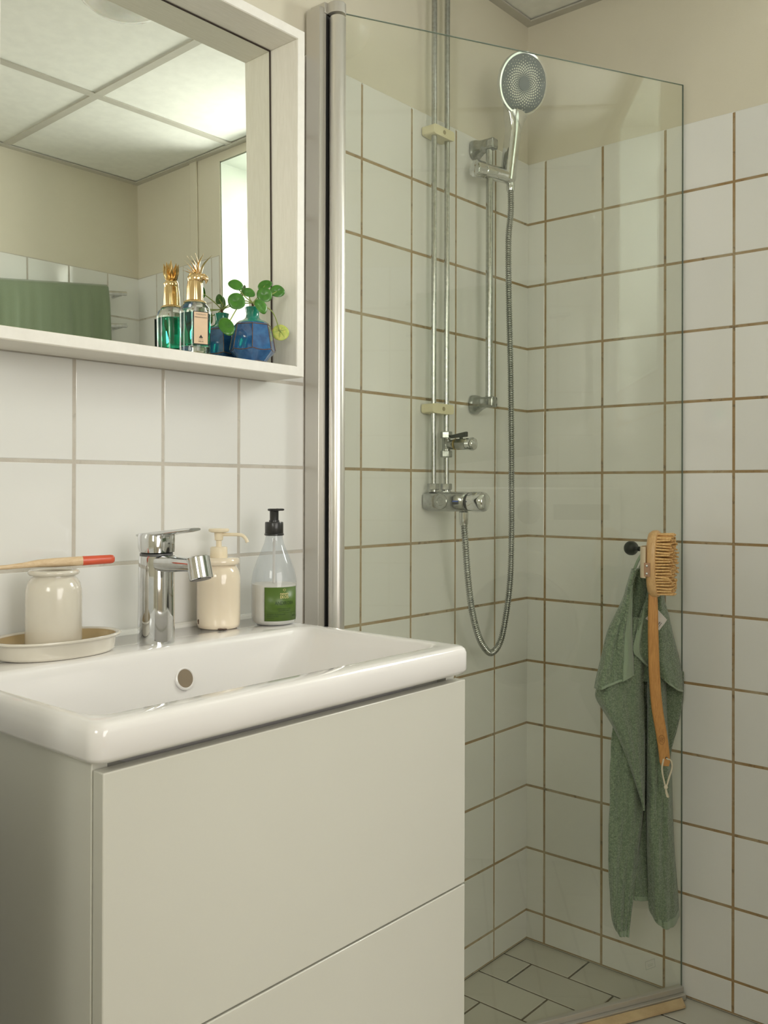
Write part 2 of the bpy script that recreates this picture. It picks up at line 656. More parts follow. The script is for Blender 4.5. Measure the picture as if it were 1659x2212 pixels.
# window reveal lining, sloping sill, casing, pane
win = sroot('window_1', (.0, -.93, 1.4))
G().box((.004, WY0 - .0, WZ0 - .01), (.30, WY0 + .004, WZ1)).build('reveal', MT['jamb'], win, smooth=False)
G().box((.004, WY1 - .004, WZ0 - .01), (.30, WY1, WZ1)).build('reveal', MT['jamb'], win, smooth=False)
G().box((.004, WY0, WZ1 - .004), (.30, WY1, WZ1)).build('reveal', MT['jamb'], win, smooth=False)
G().add([(.0, WY0, WZ0 - .009), (.0, WY1, WZ0 - .009), (.30, WY1, WZ0 + .19), (.30, WY0, WZ0 + .19), (.0, WY0, WZ0 - .001), (.0, WY1, WZ0 - .001), (.30, WY1, WZ0 + .20), (.30, WY0, WZ0 + .20)],
        [(0, 1, 2, 3), (4, 7, 6, 5), (0, 4, 5, 1), (1, 5, 6, 2), (2, 6, 7, 3), (3, 7, 4, 0)]).build('window_sill', MT['jamb'], win, smooth=False)
fr = G()
WB = WZ0 + .20
fr.box((.24, WY0 + .004, WB), (.29, WY0 + .05, WZ1 - .004))
fr.box((.24, WY1 - .05, WB), (.29, WY1 - .004, WZ1 - .004))
fr.box((.24, WY0 + .05, WB), (.29, WY1 - .05, WB + .045))
fr.box((.24, WY0 + .05, WZ1 - .05), (.29, WY1 - .05, WZ1 - .004))
wf = fr.build('window_frame', MT['frame_front'], win, bevel=.003)
G().box((.262, WY0 + .048, WB + .043), (.268, WY1 - .048, WZ1 - .048)).build('pane', MT['window_glass'], win, smooth=False)
hh = G().box((.135, WY0 + .004, 1.955), (.16, WY0 + .016, 2.03))
hh.tube([(.147, WY0 + .016, 2.0), (.147, WY0 + .05, 2.0), (.147, WY0 + .055, 1.94)], .007, 10)
hh.build('window_handle', MT['frame_front'], win, bevel=.002)

# conduit casing beside the window
G().box((-.007, -1.352, 1.87), (-.0, -1.315, ZC)).build('trim_1', MT['plaster'], kind='structure', bevel=.003)

# ---- wall opposite the sink
DX0, DX1 = -1.78, -.88      # doorway
wf_ = G().box((DX1, YC - .12, -.05), (.0, YC, ZC + .1))
wf_.box((XD, YC - .12, -.05), (DX0, YC, ZC + .1))
wf_.box((DX0, YC - .12, 2.04), (DX1, YC, ZC + .1))
wall_front = wf_.build('wall_front', MT['plaster'], kind='structure', smooth=False)
G().add([(DX1, YC + .0033, 0), (0, YC + .0033, 0), (0, YC + .0033, TOP), (DX1, YC + .0033, TOP)], [(0, 1, 2, 3)]).build('grout', MT['grout_clean'], wall_front, smooth=False)
dfr = sroot('door_1', (-1.42, YC - .06, 0))
for lo, hi in (((DX0 - .05, YC - .13, 0), (DX0, YC + .012, 2.09)), ((DX1, YC - .13, 0), (DX1 + .05, YC + .012, 2.09)), ((DX0, YC - .13, 2.04), (DX1, YC + .012, 2.09))):
    G().box(lo, hi).build('door_frame', MT['frame_front'], dfr, bevel=.002)
xc = [0.0, -.127, -.274, -.421, -.568, -.715, DX1 + .05]
for i in range(len(xc) - 1):
    for z0, z1 in rows:
        put_tile(wall_front, xc[i] - xc[i + 1] - GR, z1 - z0 - GR, MT['tile'], basis(((xc[i] + xc[i + 1]) / 2, YC, (z0 + z1) / 2), (-1, 0, 0), (0, 0, 1), (0, 1, 0)))

# ---- left wall, hall behind the doorway
wl = G()
wl.box((XD - .1, -.80, -.05), (XD, .0, ZC + .1))
wl.box((XD - .1, YC - .12, -.05), (XD, -1.42, ZC + .1))
wl.box((XD - .1, -1.42, -.05), (XD, -.80, 1.32))
wl.box((XD - .1, -1.42, 2.0), (XD, -.80, ZC + .1))
wl.build('wall_left', MT['plaster'], kind='structure', smooth=False)
w2 = sroot('window_2', (XD - .05, -1.11, 1.32))
for lo, hi in (((XD - .1, -.84, 1.32), (XD - .02, -.80, 2.0)), ((XD - .1, -1.42, 1.32), (XD - .02, -1.38, 2.0)), ((XD - .1, -1.38, 1.32), (XD - .02, -.84, 1.36)), ((XD - .1, -1.38, 1.96), (XD - .02, -.84, 2.0))):
    G().box(lo, hi).build('window_frame', MT['frame_front'], w2, bevel=.002)
G().box((-2.40, -.430, 0), (-1.552, -.0045, .95)).build('shade_block', MT['tile'], kind='structure', bevel=.002)  # unseen block, added beside the vanity to shade the cabinet's left side
hw = G()
hw.box((XD - .1, -3.5, -.05), (XD, YC - .12, 2.4))
hw.box((XD, -3.5, -.05), (-.2, -3.4, 2.4))
hw.box((-.2, -3.5, -.05), (-.1, YC - .12, 2.4))
hw.build('wall_hall', MT['plaster'], kind='structure', smooth=False)
G().box((XD - .1, -3.5, ZC + .1), (-.1, YC - .12, ZC + .2)).build('ceiling_hall', MT['ceiling'], kind='structure', smooth=False)
G().box((XD - .1, -3.5, -.06), (-.1, YC - .12, -.05)).build('floor_hall', MT['hall_floor'], kind='structure', smooth=False)

# ---- floor: 100 x 200 mm tiles in running bond, dark joints
floor = G().box((XD, YC, -.05), (0, 0, -.004)).build('floor', MT['grout_floor'], kind='structure', smooth=False)
rowx = [0.0, -.097] + [-.097 - .1035 * (i + 1) for i in range(23)]
offs = [-.170, -.076, -.180, -.078]
for i in range(len(rowx) - 1):
    xa, xb = rowx[i], rowx[i + 1]
    if xb < XD + .02:
        break
    ys = [0.0]
    y = offs[i % 4] if i < 4 else (-.173 if i % 2 == 0 else -.077)
    while y > YC:
        ys.append(y)
        y -= .2035
    ys.append(YC)
    for j in range(len(ys) - 1):
        w, h = xa - xb - .0042, ys[j] - ys[j + 1] - .0042
        if h < .01:
            continue
        put_tile(floor, w, h, MT['floor_tile'], basis(((xa + xb) / 2, (ys[j] + ys[j + 1]) / 2, -.0068), (1, 0, 0), (0, 1, 0), (0, 0, 1)), jit=.001)

# ---- ceiling: lay-in boards on a grey grid
ceiling = G().box((XD - .1, YC - .15, ZC + .02), (.3, .15, ZC + .1)).build('ceiling', MT['ceiling'], kind='structure', smooth=False)
gx = [0.0, -.495, -1.095, -1.695, -2.295, XD]
gy = [0.0, -.53, -1.13, YC]
for i in range(len(gx) - 1):
    for j in range(len(gy) - 1):
        G().box((gx[i + 1] + .001, gy[j + 1] + .001, ZC + .004), (gx[i] - .001, gy[j] - .001, ZC + .016)).build('ceiling_board', MT['ceiling'], ceiling, smooth=False)
for x in gx[1:-1]:
    G().box((x - .012, YC, ZC - .0), (x + .012, 0, ZC + .004)).build('grid_bar', MT['t_bar'], ceiling, smooth=False)
for y in gy[1:-1]:
    G().box((XD, y - .012, ZC - .0006), (0, y + .012, ZC + .0034)).build('grid_bar', MT['t_bar'], ceiling, smooth=False)
for lo, hi in (((XD, -.022, ZC - .002), (0, 0, ZC + .002)), ((-.022, YC, ZC - .0025), (0, 0, ZC + .0015)), ((XD, YC, ZC - .002), (0, YC + .022, ZC + .002))):
    G().box(lo, hi).build('edge_angle', MT['t_bar'], ceiling, smooth=False)

# ------------------------------------------------------------------ wash basin
SX0, SX1, SY, SZ = -1.458, -.860, -.447, .861


def rrect(x0, x1, y0, y1, r, z, n=7, rb=None):
    """rounded rectangle ring; y0 is the front (more negative)"""
    pts = []
    rb = r if rb is None else rb
    for (cx, cy, a0, rad) in ((x1 - r, y0 + r, -PI / 2, r), (x1 - rb, y1 - rb, 0, rb), (x0 + rb, y1 - rb, PI / 2, rb), (x0 + r, y0 + r, PI, r)):
        for i in range(n):
            a = a0 + (PI / 2) * i / (n - 1)
            pts.append(V((cx + rad * math.cos(a), cy + rad * math.sin(a), z)))
    return pts


sink = root('wash_basin', (-1.16, -.22, .822), 'white porcelain wash basin with wide ledge, set on the white drawer cabinet', 'sink')
IX0, IX1, IY0, IY1 = -1.437, -.886, -.414, -.139
BY = -.0025
rs = [rrect(IX0 + .20, IX1 - .24, IY0 + .12, IY1 - .11, .02, .7205),
      rrect(IX0 + .07, IX1 - .13, IY0 + .07, IY1 - .05, .045, .7225),
      rrect(IX0 + .036, IX1 - .086, IY0 + .038, IY1 - .020, .045, .731),
      rrect(IX0 + .024, IX1 - .066, IY0 + .022, IY1 - .010, .044, .752),
      rrect(IX0 + .006, IX1 - .020, IY0 + .008, IY1 - .002, .034, .810),
      rrect(IX0 + .002, IX1 - .004, IY0 + .004, IY1 + .002, .034, .8205)]
rs.append(rrect(SX0 + .02, SX1 - .02, SY + .02, BY - .001, .014, .822, rb=.002))
rs.append(rrect(SX0 + .004, SX1 - .004, SY + .004, BY, .014, .8225, rb=.002))
rs.append(rrect(SX0, SX1, SY, BY, .016, .828, rb=.002))
rs.append(rrect(SX0, SX1, SY, BY, .016, .851, rb=.002))
rs.append(rrect(SX0 + .0015, SX1 - .0015, SY + .0015, BY, .016, .8565, rb=.002))
rs.append(rrect(SX0 + .005, SX1 - .005, SY + .005, BY, .015, .860, rb=.002))
rs.append(rrect(SX0 + .010, SX1 - .010, SY + .010, BY - .001, .014, SZ, rb=.003))
rs.append(rrect(IX0 - .004, IX1 + .004, IY0 - .004, IY1 + .004, .026, SZ))
rs.append(rrect(IX0, IX1, IY0, IY1, .026, .8598))
rs.append(rrect(IX0 + .004, IX1 - .004, IY0 + .004, IY1 - .004, .026, .856))
rs.append(rrect(IX0 + .008, IX1 - .009, IY0 + .008, IY1 - .006, .028, .846))
rs.append(rrect(IX0 + .016, IX1 - .030, IY0 + .014, IY1 - .010, .034, .815))
rs.append(rrect(IX0 + .026, IX1 - .055, IY0 + .024, IY1 - .0155, .040, .780))
rs.append(rrect(IX0 + .034, IX1 - .078, IY0 + .034, IY1 - .0195, .044, .752))
rs.append(rrect(IX0 + .046, IX1 - .096, IY0 + .048, IY1 - .030, .045, .738))
rs.append(rrect(IX0 + .08, IX1 - .14, IY0 + .08, IY1 - .06, .045, .732))
rs.append(rrect(IX0 + .2, IX1 - .24, IY0 + .12, IY1 - .11, .02, .729))
G().rings(rs).build('basin', MT['porcelain'], sink, angle=60)
# overflow opening
og = G().lathe([(.0165, -.0012), (.0158, .0008), (.0140, .0016), (.0128, .0006)], (-1.129, -.1503, .8150), 40, (0, -1, .28), cap1=False, cap0=False)
og.build('overflow_rim', MT['porcelain'], sink)
G().lathe([(.0131, -.0002), (.0131, .0006)], (-1.129, -.1503, .8150), 40, (0, -1, .28)).build('overflow_hole', simple('overflow_hole', (.22, .17, .11), .6), sink)
G().lathe([(.03, 0), (.03, .002), (.024, .004), (.0, .005)], (-1.16, -.275, .7305), 32).build('drain', MT['chrome'], sink)
G().tube([(SX0 + .01, -.008, .863), (SX1 - .01, -.008, .863)], .0065, 10).build('sealant_bead', MT['silicone'], sink)

# ------------------------------------------------------------------ vanity cabinet
cab = root('vanity_cabinet', (-1.155, -.21, .24), 'white lacquered two-drawer vanity cabinet under the wash basin', 'cabinet')
CX0, CX1 = -1.4445, -.8645
cb = G()
cb.box((CX0, -.4205, .24), (CX0 + .018, -.004, .822))
cb.box((CX1 - .018, -.4205, .24), (CX1, -.004, .822))
cb.box((CX0 + .018, -.4205, .24), (CX1 - .018, -.004, .258))
cb.box((CX0 + .018, -.012, .258), (CX1 - .018, -.004, .75))
cb.box((CX0 + .018, -.405, .80), (CX1 - .018, -.4, .822))
cb.build('carcass', MT['lacquer'], cab, bevel=.0012)
for z0, z1 in ((.5275, .8125), (.24, .5250)):
    d = G().box((CX0, -.4405, z0), (CX1, -.4228, z1)).build('drawer_front', MT['lacquer'], cab, bevel=.0014, segs=3)
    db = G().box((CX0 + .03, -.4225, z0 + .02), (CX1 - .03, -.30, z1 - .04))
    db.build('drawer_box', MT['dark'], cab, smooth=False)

# ------------------------------------------------------------------ mirror in deep box frame
mf = root('mirror', (-1.115, -.05, 1.266), 'box-framed wall mirror whose deep white wooden frame serves as a shelf', 'mirror')
FX0, FX1, FY, FZ0, FZ1 = -1.388, -.8425, -.092, 1.266, 1.8445
T = .0175
for lo, hi in (((FX0, FY, FZ0), (FX1, -.006, FZ0 + T)), ((FX0, FY, FZ1 - T), (FX1, -.006, FZ1)),
               ((FX0, FY, FZ0 + T), (FX0 + T, -.006, FZ1 - T)), ((FX1 - T, FY, FZ0 + T), (FX1, -.006, FZ1 - T))):
    G().box(lo, hi).build('frame_board', MT['frame_wood'], mf, bevel=.0012)
e = .0008
fe = G()
for lo, hi in (((FX0 + .0015, FY - e, FZ0 + .0015), (FX1 - .0015, FY, FZ0 + T - .001)), ((FX0 + .0015, FY - e, FZ1 - T + .001), (FX1 - .0015, FY, FZ1 - .0015)),
               ((FX0 + .0015, FY - e, FZ0 + T - .001), (FX0 + T - .001, FY, FZ1 - T + .001)), ((FX1 - T + .001, FY - e, FZ0 + T - .001), (FX1 - .0015, FY, FZ1 - T + .001))):
    fe.box(lo, hi)
fe.build('painted_edge', MT['frame_front'], mf, smooth=False)
ta = .0142


def my(z):
    return -.030 + (z - 1.555) * ta


mg = G()
x0, x1, z0, z1 = FX0 + T + .001, FX1 - T - .001, FZ0 + T + .001, FZ1 - T - .001
for s_ in (0, .004):
    mg.v += [V((x0, my(z0) + s_, z0)), V((x1, my(z0) + s_, z0)), V((x1, my(z1) + s_, z1)), V((x0, my(z1) + s_, z1))]
mg.f = [(0, 1, 2, 3), (4, 7, 6, 5), (0, 4, 5, 1), (1, 5, 6, 2), (2, 6, 7, 3), (3, 7, 4, 0)]
mg.build('mirror_glass', MT['mirror'], mf, smooth=False)
sg = G()
for (a, c) in (((x1 - .0004, z0), (x1 - .0004, z1)), ((x0, z1 - .0004), (x1, z1 - .0004)), ((x0, z0 + .0003), (x1, z0 + .0003))):
    sg.tube([(a[0], my(a[1]) - .0004, a[1]), (c[0], my(c[1]) - .0004, c[1])], .0011, 6)
sg.build('dark_seam', simple('dark_seam', (.035, .022, .014), .8), mf)

# ------------------------------------------------------------------ shower screen: wall profile, hinge tube, glass
GA = V((-.700, -.047, 0))
U = V((.89417, -.44773, 0))
NN = V((-.44773, -.89417, 0))


def gp(u, v, w=0.):
    return GA + U * u + NN * w + V((0, 0, v))


scr = root('shower_screen', (-.70, -.047, 0), 'hinged clear glass shower screen with aluminium wall profile, closing off the shower corner', 'shower screen')
pr_ = G()
pr_.box((-.7565, -.0415, .0), (-.7445, -.0065, 1.941))
pr_.box((-.7445, -.0400, .0), (-.7375, -.0065, 1.941))
pr_.build('wall_profile', MT['alu'], scr, bevel=.0015)
G().box((-.7375, -.039, .0), (-.715, -.0065, 1.931)).build('profile_gap', MT['rubber'], scr, smooth=False)
G().lathe([(.0138, .01), (.0148, .012), (.0148, 1.925), (.0138, 1.927)], (-.7225, -.0535, 0), 36).build('hinge_tube', MT['alu_bright'], scr)
cp = G().ell_loft([((-.7225, -.050, 1.932), (1, 0, 0), (0, 1, 0), .0165, .0185), ((-.7225, -.050, 1.950), (1, 0, 0), (0, 1, 0), .0165, .0185), ((-.7225, -.050, 1.952), (1, 0, 0), (0, 1, 0), .0150, .017)], 36)
cp.box((-.7445, -.0425, 1.932), (-.7225, -.0065, 1.9515))
cp.build('hinge_cap', MT['alu'], scr, bevel=.001)
LG = .772
gg = G()
q = [gp(-.008, .035, -.0018), gp(LG, .012, -.0018), gp(LG, 1.945, -.0018), gp(-.008, 1.945, -.0018), gp(-.008, .035, .0018), gp(LG, .012, .0018), gp(LG, 1.945, .0018), gp(-.008, 1.945, .0018)]
gg.add(q, [(0, 1, 2, 3), (4, 7, 6, 5), (0, 4, 5, 1), (1, 5, 6, 2), (2, 6, 7, 3), (3, 7, 4, 0)])
gg.build('glass_pane', MT['shower_glass'], scr, smooth=False)
ge = G()
for a, c in (((LG, .012), (LG, 1.945)), ((.0, 1.945), (LG, 1.945))):
    d = V((0, 0, .0008)) if a[1] == c[1] else U * .0008
    p0, p1 = gp(a[0], a[1]), gp(c[0], c[1])
    w_ = NN * .0019
    ge.add([p0 - w_, p0 + w_, p1 + w_, p1 - w_, p0 - w_ + d, p0 + w_ + d, p1 + w_ + d, p1 - w_ + d],
           [(0, 1, 2, 3), (4, 7, 6, 5), (0, 4, 5, 1), (1, 5, 6, 2), (2, 6, 7, 3), (3, 7, 4, 0)])
ge.build('polished_edge', MT['glass_edge'], scr, smooth=False)
# door knob pair through the glass
KU, KZ = .663, .956
G().tube([gp(KU, KZ, .0035), gp(KU, KZ, .034)], .005, 14).build('knob_stem', MT['knob_black'], scr)
G().ball(gp(KU, KZ, .039), .0135, seg=24).build('knob', MT['knob_black'], scr)
G().tube([gp(KU, KZ, -.0035), gp(KU, KZ, -.022)], .005, 14).build('knob_stem', MT['knob_black'], scr)
G().ball(gp(KU, KZ, -.030), .0155, seg=24).build('knob', MT['knob_black'], scr)
# etched rating mark near the foot of the glass


def gplace(cu, cv, w, rot=0.):
    c, s = math.cos(rot), math.sin(rot)
    return lambda x, y: gp(cu + x * c - y * s, cv + x * s + y * c, w)


em = G()
pl = gplace(.688, .086, .0034, .12)
for a, c in (((-.012, -.0085), (.012, -.0085)), ((-.012, .0085), (.012, .0085)), ((-.012, -.0085), (-.012, .0085)), ((.012, -.0085), (.012, .0085)), ((-.007, 0), (.007, 0)), ((-.006, -.003), (.006, -.003))):
    em.tube([pl(*a), pl(*c)], .00035, 4)
em.build('etched_mark', simple('etched_frosting', (.45, .47, .43), .8), scr, smooth=False)
# foot rail on the floor
sr = G()
a0, a1 = gp(-.01, 0, 0), gp(LG, 0, 0)
for (w0, w1, za, zb) in ((-.012, .016, .0, .012), (-.006, .007, .012, .024)):
    sr.add([gp(-.0, za, w0), gp(LG, za, w0), gp(LG, za, w1), gp(-.0, za, w1), gp(-.0, zb, w0), gp(LG, zb, w0), gp(LG, zb, w1), gp(-.0, zb, w1)],
           [(0, 3, 2, 1), (4, 5, 6, 7), (0, 1, 5, 4), (1, 2, 6, 5), (2, 3, 7, 6), (3, 0, 4, 7)])
sr.build('foot_rail', MT['alu'], scr, bevel=.001)
vs = G()
za, zb, w0, w1 = .0, .009, .017, .040
vs.add([gp(-.0, za, w0), gp(LG - .012, za, w0), gp(LG - .022, za, w1), gp(-.0, za, w1), gp(-.0, zb, w0), gp(LG - .012, zb, w0), gp(LG - .022, zb * .6, w1), gp(-.0, zb * .6, w1)],
       [(0, 3, 2, 1), (4, 5, 6, 7), (0, 1, 5, 4), (1, 2, 6, 5), (2, 3, 7, 6), (3, 0, 4, 7)])
vs.build('trim_2', MT['vinyl'], kind='structure', bevel=.001)

# ------------------------------------------------------------------ shower supply: riser pipes, clips, tee, mixer
PX, PY = (-.405, -.3605), -.0275
for i, px in enumerate(PX):
    lab = ('left of two vertical chrome water pipes in the shower, running from ceiling to mixer',
           'right of two vertical chrome water pipes in the shower, with a branch tap on it')[i]
    rt = root('riser_pipe', (px, PY, 1.10), lab, 'pipe', 'water pipes in the shower')
    if i == 0:
        G().tube([(px, PY, 1.088), (px, PY, ZC - .001)], .0058, 20).build('pipe', MT['steel_pipe'], rt)
    else:
        G().tube([(px, PY, 1.088), (px, PY, 1.146)], .0058, 20).build('pipe', MT['steel_pipe'], rt)
        G().tube([(px, PY, 1.202), (px, PY, ZC - .001)], .0058, 20).build('pipe', MT['steel_pipe'], rt)
        for za in (1.147, 1.187):
            G().lathe([(.0115, 0), (.0125, .0015), (.0125, .0125), (.0115, .014)], (px, PY, za), 6).build('compression_nut', MT['chrome_worn'], rt, angle=20)
        G().lathe([(.0095, .0), (.0095, .004), (.0088, .005), (.0088, .021), (.0095, .022), (.0095, .026)], (px, PY, 1.161), 24).build('tee_body', MT['chrome_worn'], rt)
        zt = 1.1735
        yo = lambda t: V((px + .10 * t, PY - t, zt))
        ax = V((.10, -1, 0))
        G().lathe([(.0088, .004), (.0105, .016), (.0105, .020)], yo(0), 24, ax).build('branch_neck', MT['chrome_worn'], rt)
        G().lathe([(.0112, .0), (.0112, .003)], yo(.020), 24, ax).build('brass_ring', MT['brass'], rt)
        G().lathe([(.0105, 0), (.0118, .002), (.0118, .024), (.0105, .026)], yo(.023), 6, ax).build('tap_body', MT['chrome_worn'], rt, angle=20)
        G().lathe([(.0105, 0), (.0125, .002), (.0125, .010), (.0138, .011), (.0138, .016), (.0120, .020), (.006, .0225), (0, .023)], yo(.048), 32, ax).build('end_cap', MT['chrome'], rt)
        lv = G()
        c0 = yo(.036)
        lv.box(c0 + V((-.003, -.003, .009)), c0 + V((.003, .003, .015)))
        p0, p1 = yo(.012), yo(.050)
        lv.add([p0 + V((-.004, 0, .013)), p0 + V((.004, 0, .013)), p1 + V((.004, 0, .0155)), p1 + V((-.004, 0, .0155)),
                p0 + V((-.004, 0, .0195)), p0 + V((.004, 0, .0195)), p1 + V((.004, 0, .0262)), p1 + V((-.004, 0, .0262))],
               [(0, 3, 2, 1), (4, 5, 6, 7), (0, 1, 5, 4), (1, 2, 6, 5), (2, 3, 7, 6), (3, 0, 4, 7)])
        lv.build('lever', MT['black_plastic'], rt, bevel=.0012)

for zc, lab in ((1.823, 'upper cream plastic clip holding the two shower pipes, near the top of the tiles'), (1.247, 'lower cream plastic clip holding the two shower pipes, above the branch tap')):
    ct = root('pipe_clip', (-.383, -.0075, zc), lab, 'pipe clip', 'clips on the shower pipes')
    cg = G()
    cg.ell_loft([((-.3835, y_, zc), (1, 0, 0), (0, 0, 1), .036, .0105, 6) for y_ in (-.0068, -.012, -.012, -.034, -.038)], 36)
    cg.build('clip_body', MT['ivory'], ct, bevel=.0015, angle=40)
    G().lathe([(.0045, 0), (.0045, .0006)], (-.3835, -.038, zc), 16, (0, -1, 0)).build('screw_recess', simple('screw_recess', (.36, .31, .18), .7), ct)

mx = root('shower_mixer', (-.40, -.0075, 1.034), 'old chrome shower mixer with round control knob, low on the shower wall', 'mixer tap')
zc = 1.0545
X_, Z_ = (1, 0, 0), (0, 0, 1)
mb = G().ell_loft([((-.381, -.0075, zc), X_, Z_, .034, .0185, 5), ((-.381, -.014, zc), X_, Z_, .037, .0200, 5), ((-.381, -.055, zc), X_, Z_, .0385, .0208, 4.5), ((-.384, -.085, zc), X_, Z_, .0340, .0205, 3.6), ((-.386, -.1035, zc), X_, Z_, .0255, .0192, 2.6), ((-.386, -.1055, zc), X_, Z_, .0235, .0172, 2.4)], 44)
mb.build('body', MT['chrome_worn'], mx, angle=40)
G().lathe([(.0155, -.002), (.0155, .0012), (.0145, .0022), (.0085, .0022), (.0080, .0015), (.0, .0015)], (-.4195, -.058, zc), 36, (-1, -.04, 0)).build('side_cap', MT['chrome_worn'], mx)
for px in PX:
    G().lathe([(.0100, .0), (.0100, .0045)], (px, PY, 1.0745), 24).build('inlet_collar', MT['chrome_worn'], mx)
    G().lathe([(.0112, 0), (.0122, .0015), (.0122, .0115), (.0112, .013)], (px, PY, 1.0785), 6).build('inlet_nut', MT['chrome_worn'], mx, angle=20)
G().lathe([(.0185, 0), (.0185, .0065)], (-.386, -.1045, zc), 36, (0, -1, 0)).build('black_gasket', MT['rubber'], mx)
G().lathe([(.0175, 0), (.0205, .002), (.0212, .010), (.0205, .028), (.0185, .0345), (.0150, .0375), (.0145, .0368), (.0, .0362)], (-.386, -.109, zc), 44, (0, -1, 0), mod=lambda t, h: 1 + .022 * math.cos(6 * t) * (1 if h < .034 else .3)).build('control_knob', MT['chrome'], mx, angle=50)
G().box((-.4208, -.100, zc + .0000), (-.4175, -.088, zc + .0025)).build('cold_mark', MT['blue_dot'], mx)
G().box((-.4208, -.100, zc - .0055), (-.4175, -.088, zc - .0005)).build('black_window', MT['black_plastic'], mx)
G().lathe([(.0085, 0), (.0100, -.002), (.0095, -.014), (.0088, -.026), (.0075, -.029)], (-.381, -.088, 1.0345), 32, (0, 0, 1)).build('outlet_nut', MT['chrome'], mx)

# ------------------------------------------------------------------ slide rail, holder, hand shower, hose
BX, BYY = -.2330, -.0485
rl = root('slide_rail', (BX, BYY, 1.265), 'chrome vertical slide rail with two wall brackets and sliding holder', 'shower rail')
G().tube([(BX, BYY, 1.262), (BX, BYY, 1.838)], .0078, 24).build('rail', MT['steel_pipe'], rl)
for zz, sgn in ((1.834, 1), (1.268, 1)):
    bk = G().ell_loft([((BX + .003, -.0065, zz), X_, Z_, .0195, .0215, 2.6), ((BX + .003, -.011, zz), X_, Z_, .0195, .0215, 2.6),
                       ((BX + .001, -.018, zz + .001), X_, Z_, .0165, .0185, 3), ((BX, -.028, zz + .002), X_, Z_, .0125, .0138, 4), ((BX, -.036, zz + .003), X_, Z_, .0110, .0118, 6),
                       ((BX, -.062, zz + .003), X_, Z_, .0110, .0118, 6), ((BX, -.0635, zz + .003), X_, Z_, .0095, .0105, 6)], 40)
    bk.build('bracket', MT['chrome_worn'], rl, angle=45)
    G().lathe([(.0085, 0), (.008, .0008), (0, .001)], (BX, -.0636, zz + .003), 24, (0, -1, 0)).build('bracket_cap', MT['chrome_worn'], rl)
HZ = 1.777
sax = V((1, -.28, -.02)).normalized()
hc = V((BX, BYY, HZ))
sh = G().lathe([(.0145, -.018), (.0165, -.016), (.0165, .028), (.0158, .030), (.0158, .055), (.0150, .064), (.010, .069), (.0, .071)], hc, 36, sax)
sh.build('sliding_holder', MT['chrome'], rl, angle=40)
G().lathe([(.013, -.044), (.0175, -.042), (.0175, -.019), (.0160, -.017)], hc, 60, sax, mod=lambda t, h: 1 + .05 * math.cos(10 * t)).build('clamp_knob', MT['chrome'], rl, angle=50)

# hand shower
hd_c = V((-.1880, -.107, 1.9700))
nrm = V((-.30, -.915, -.27)).normalized()
cup = hc + sax * .052
hand = root('hand_shower', cup, 'chrome hand shower with large round grey spray face, docked in the rail holder', 'hand shower')
up = (V((0, 0, 1)) - nrm * nrm.z).normalized()
sd = up.cross(nrm)
R_ = .0655
hp = G()
prof = [(.020, -.030), (.045, -.0265), (.060, -.017), (.0665, -.006), (.0665, -.001), (.0650, .0012), (.0610, .0012), (.0605, -.0002), (0, -.0002)]


def lathe_dir(prof, c, a, x, y, seg=64):
    rs_ = []
    for r, h in prof:
        rs_.append([V(c) + a * h + (x * math.cos(2 * PI * i / seg) + y * math.sin(2 * PI * i / seg)) * max(r, 1e-5) for i in range(seg)])
    return rs_


hp.rings(lathe_dir(prof, hd_c, nrm, sd, up))
hp.build('head_shell', MT['chrome'], hand, angle=40)
G().rings(lathe_dir([(.0604, .0), (.0600, .0008), (.0, .0014)], hd_c, nrm, sd, up)).build('spray_face', MT['head_face'], hand)
G().rings(lathe_dir([(.0142, .0014), (.0138, .0026), (.0, .003)], hd_c, nrm, sd, up, 32)).build('centre_button', simple('button_grey', (.10, .12, .13), .3), hand)
nz = G()
for ring in range(13):
    rr = .0165 + ring * .0033
    cnt = 24
    for i in range(cnt):
        a = 2 * PI * (i + (ring % 2) * .5) / cnt
        if ring > 9 and (i % 4 == ring % 4):
            continue
        c = hd_c + nrm * .0011 + (sd * math.cos(a) + up * math.sin(a)) * rr
        s = .0009 + .0013 * math.sin(PI * min(1, ring / 10.))
        nz.rings(lathe_dir([(s, 0), (s * .7, .0012)], c, nrm, sd, up, 6))
nz.build('spray_nozzles', MT['nozzle'], hand, smooth=False, kind='stuff')
# handle
h0 = cup + V((.000, .0, -.004))
neck = hd_c - up * .066 - nrm * .012
hs = []
nst = 9
for i in range(nst + 1):
    t = i / nst
    c = h0.lerp(neck, t) 
    rx = .0152 + .0008 * t + (.010 * max(0, t - .75) / .25)
    hs.append((c, sd, nrm, rx, .0165, 3.2))
hs.append((hd_c - up * .052 - nrm * .013, sd, nrm, .034, .0135, 2.4))
hs.append((hd_c - up * .035 - nrm * .016, sd, nrm, .040, .011, 2.2))
G().ell_loft(hs, 36).build('handle', MT['chrome'], hand, angle=50)
sl = neck - up * .006 + nrm * .0135
G().ell_loft([(sl + up * .004, sd, nrm, .0045, .001), (sl, sd, nrm, .0075, .0022), (sl - up * .02, sd, nrm, .0072, .0024), (sl - up * .030, sd, nrm, .003, .001)], 24).build('spray_selector', MT['chrome_worn'], hand)

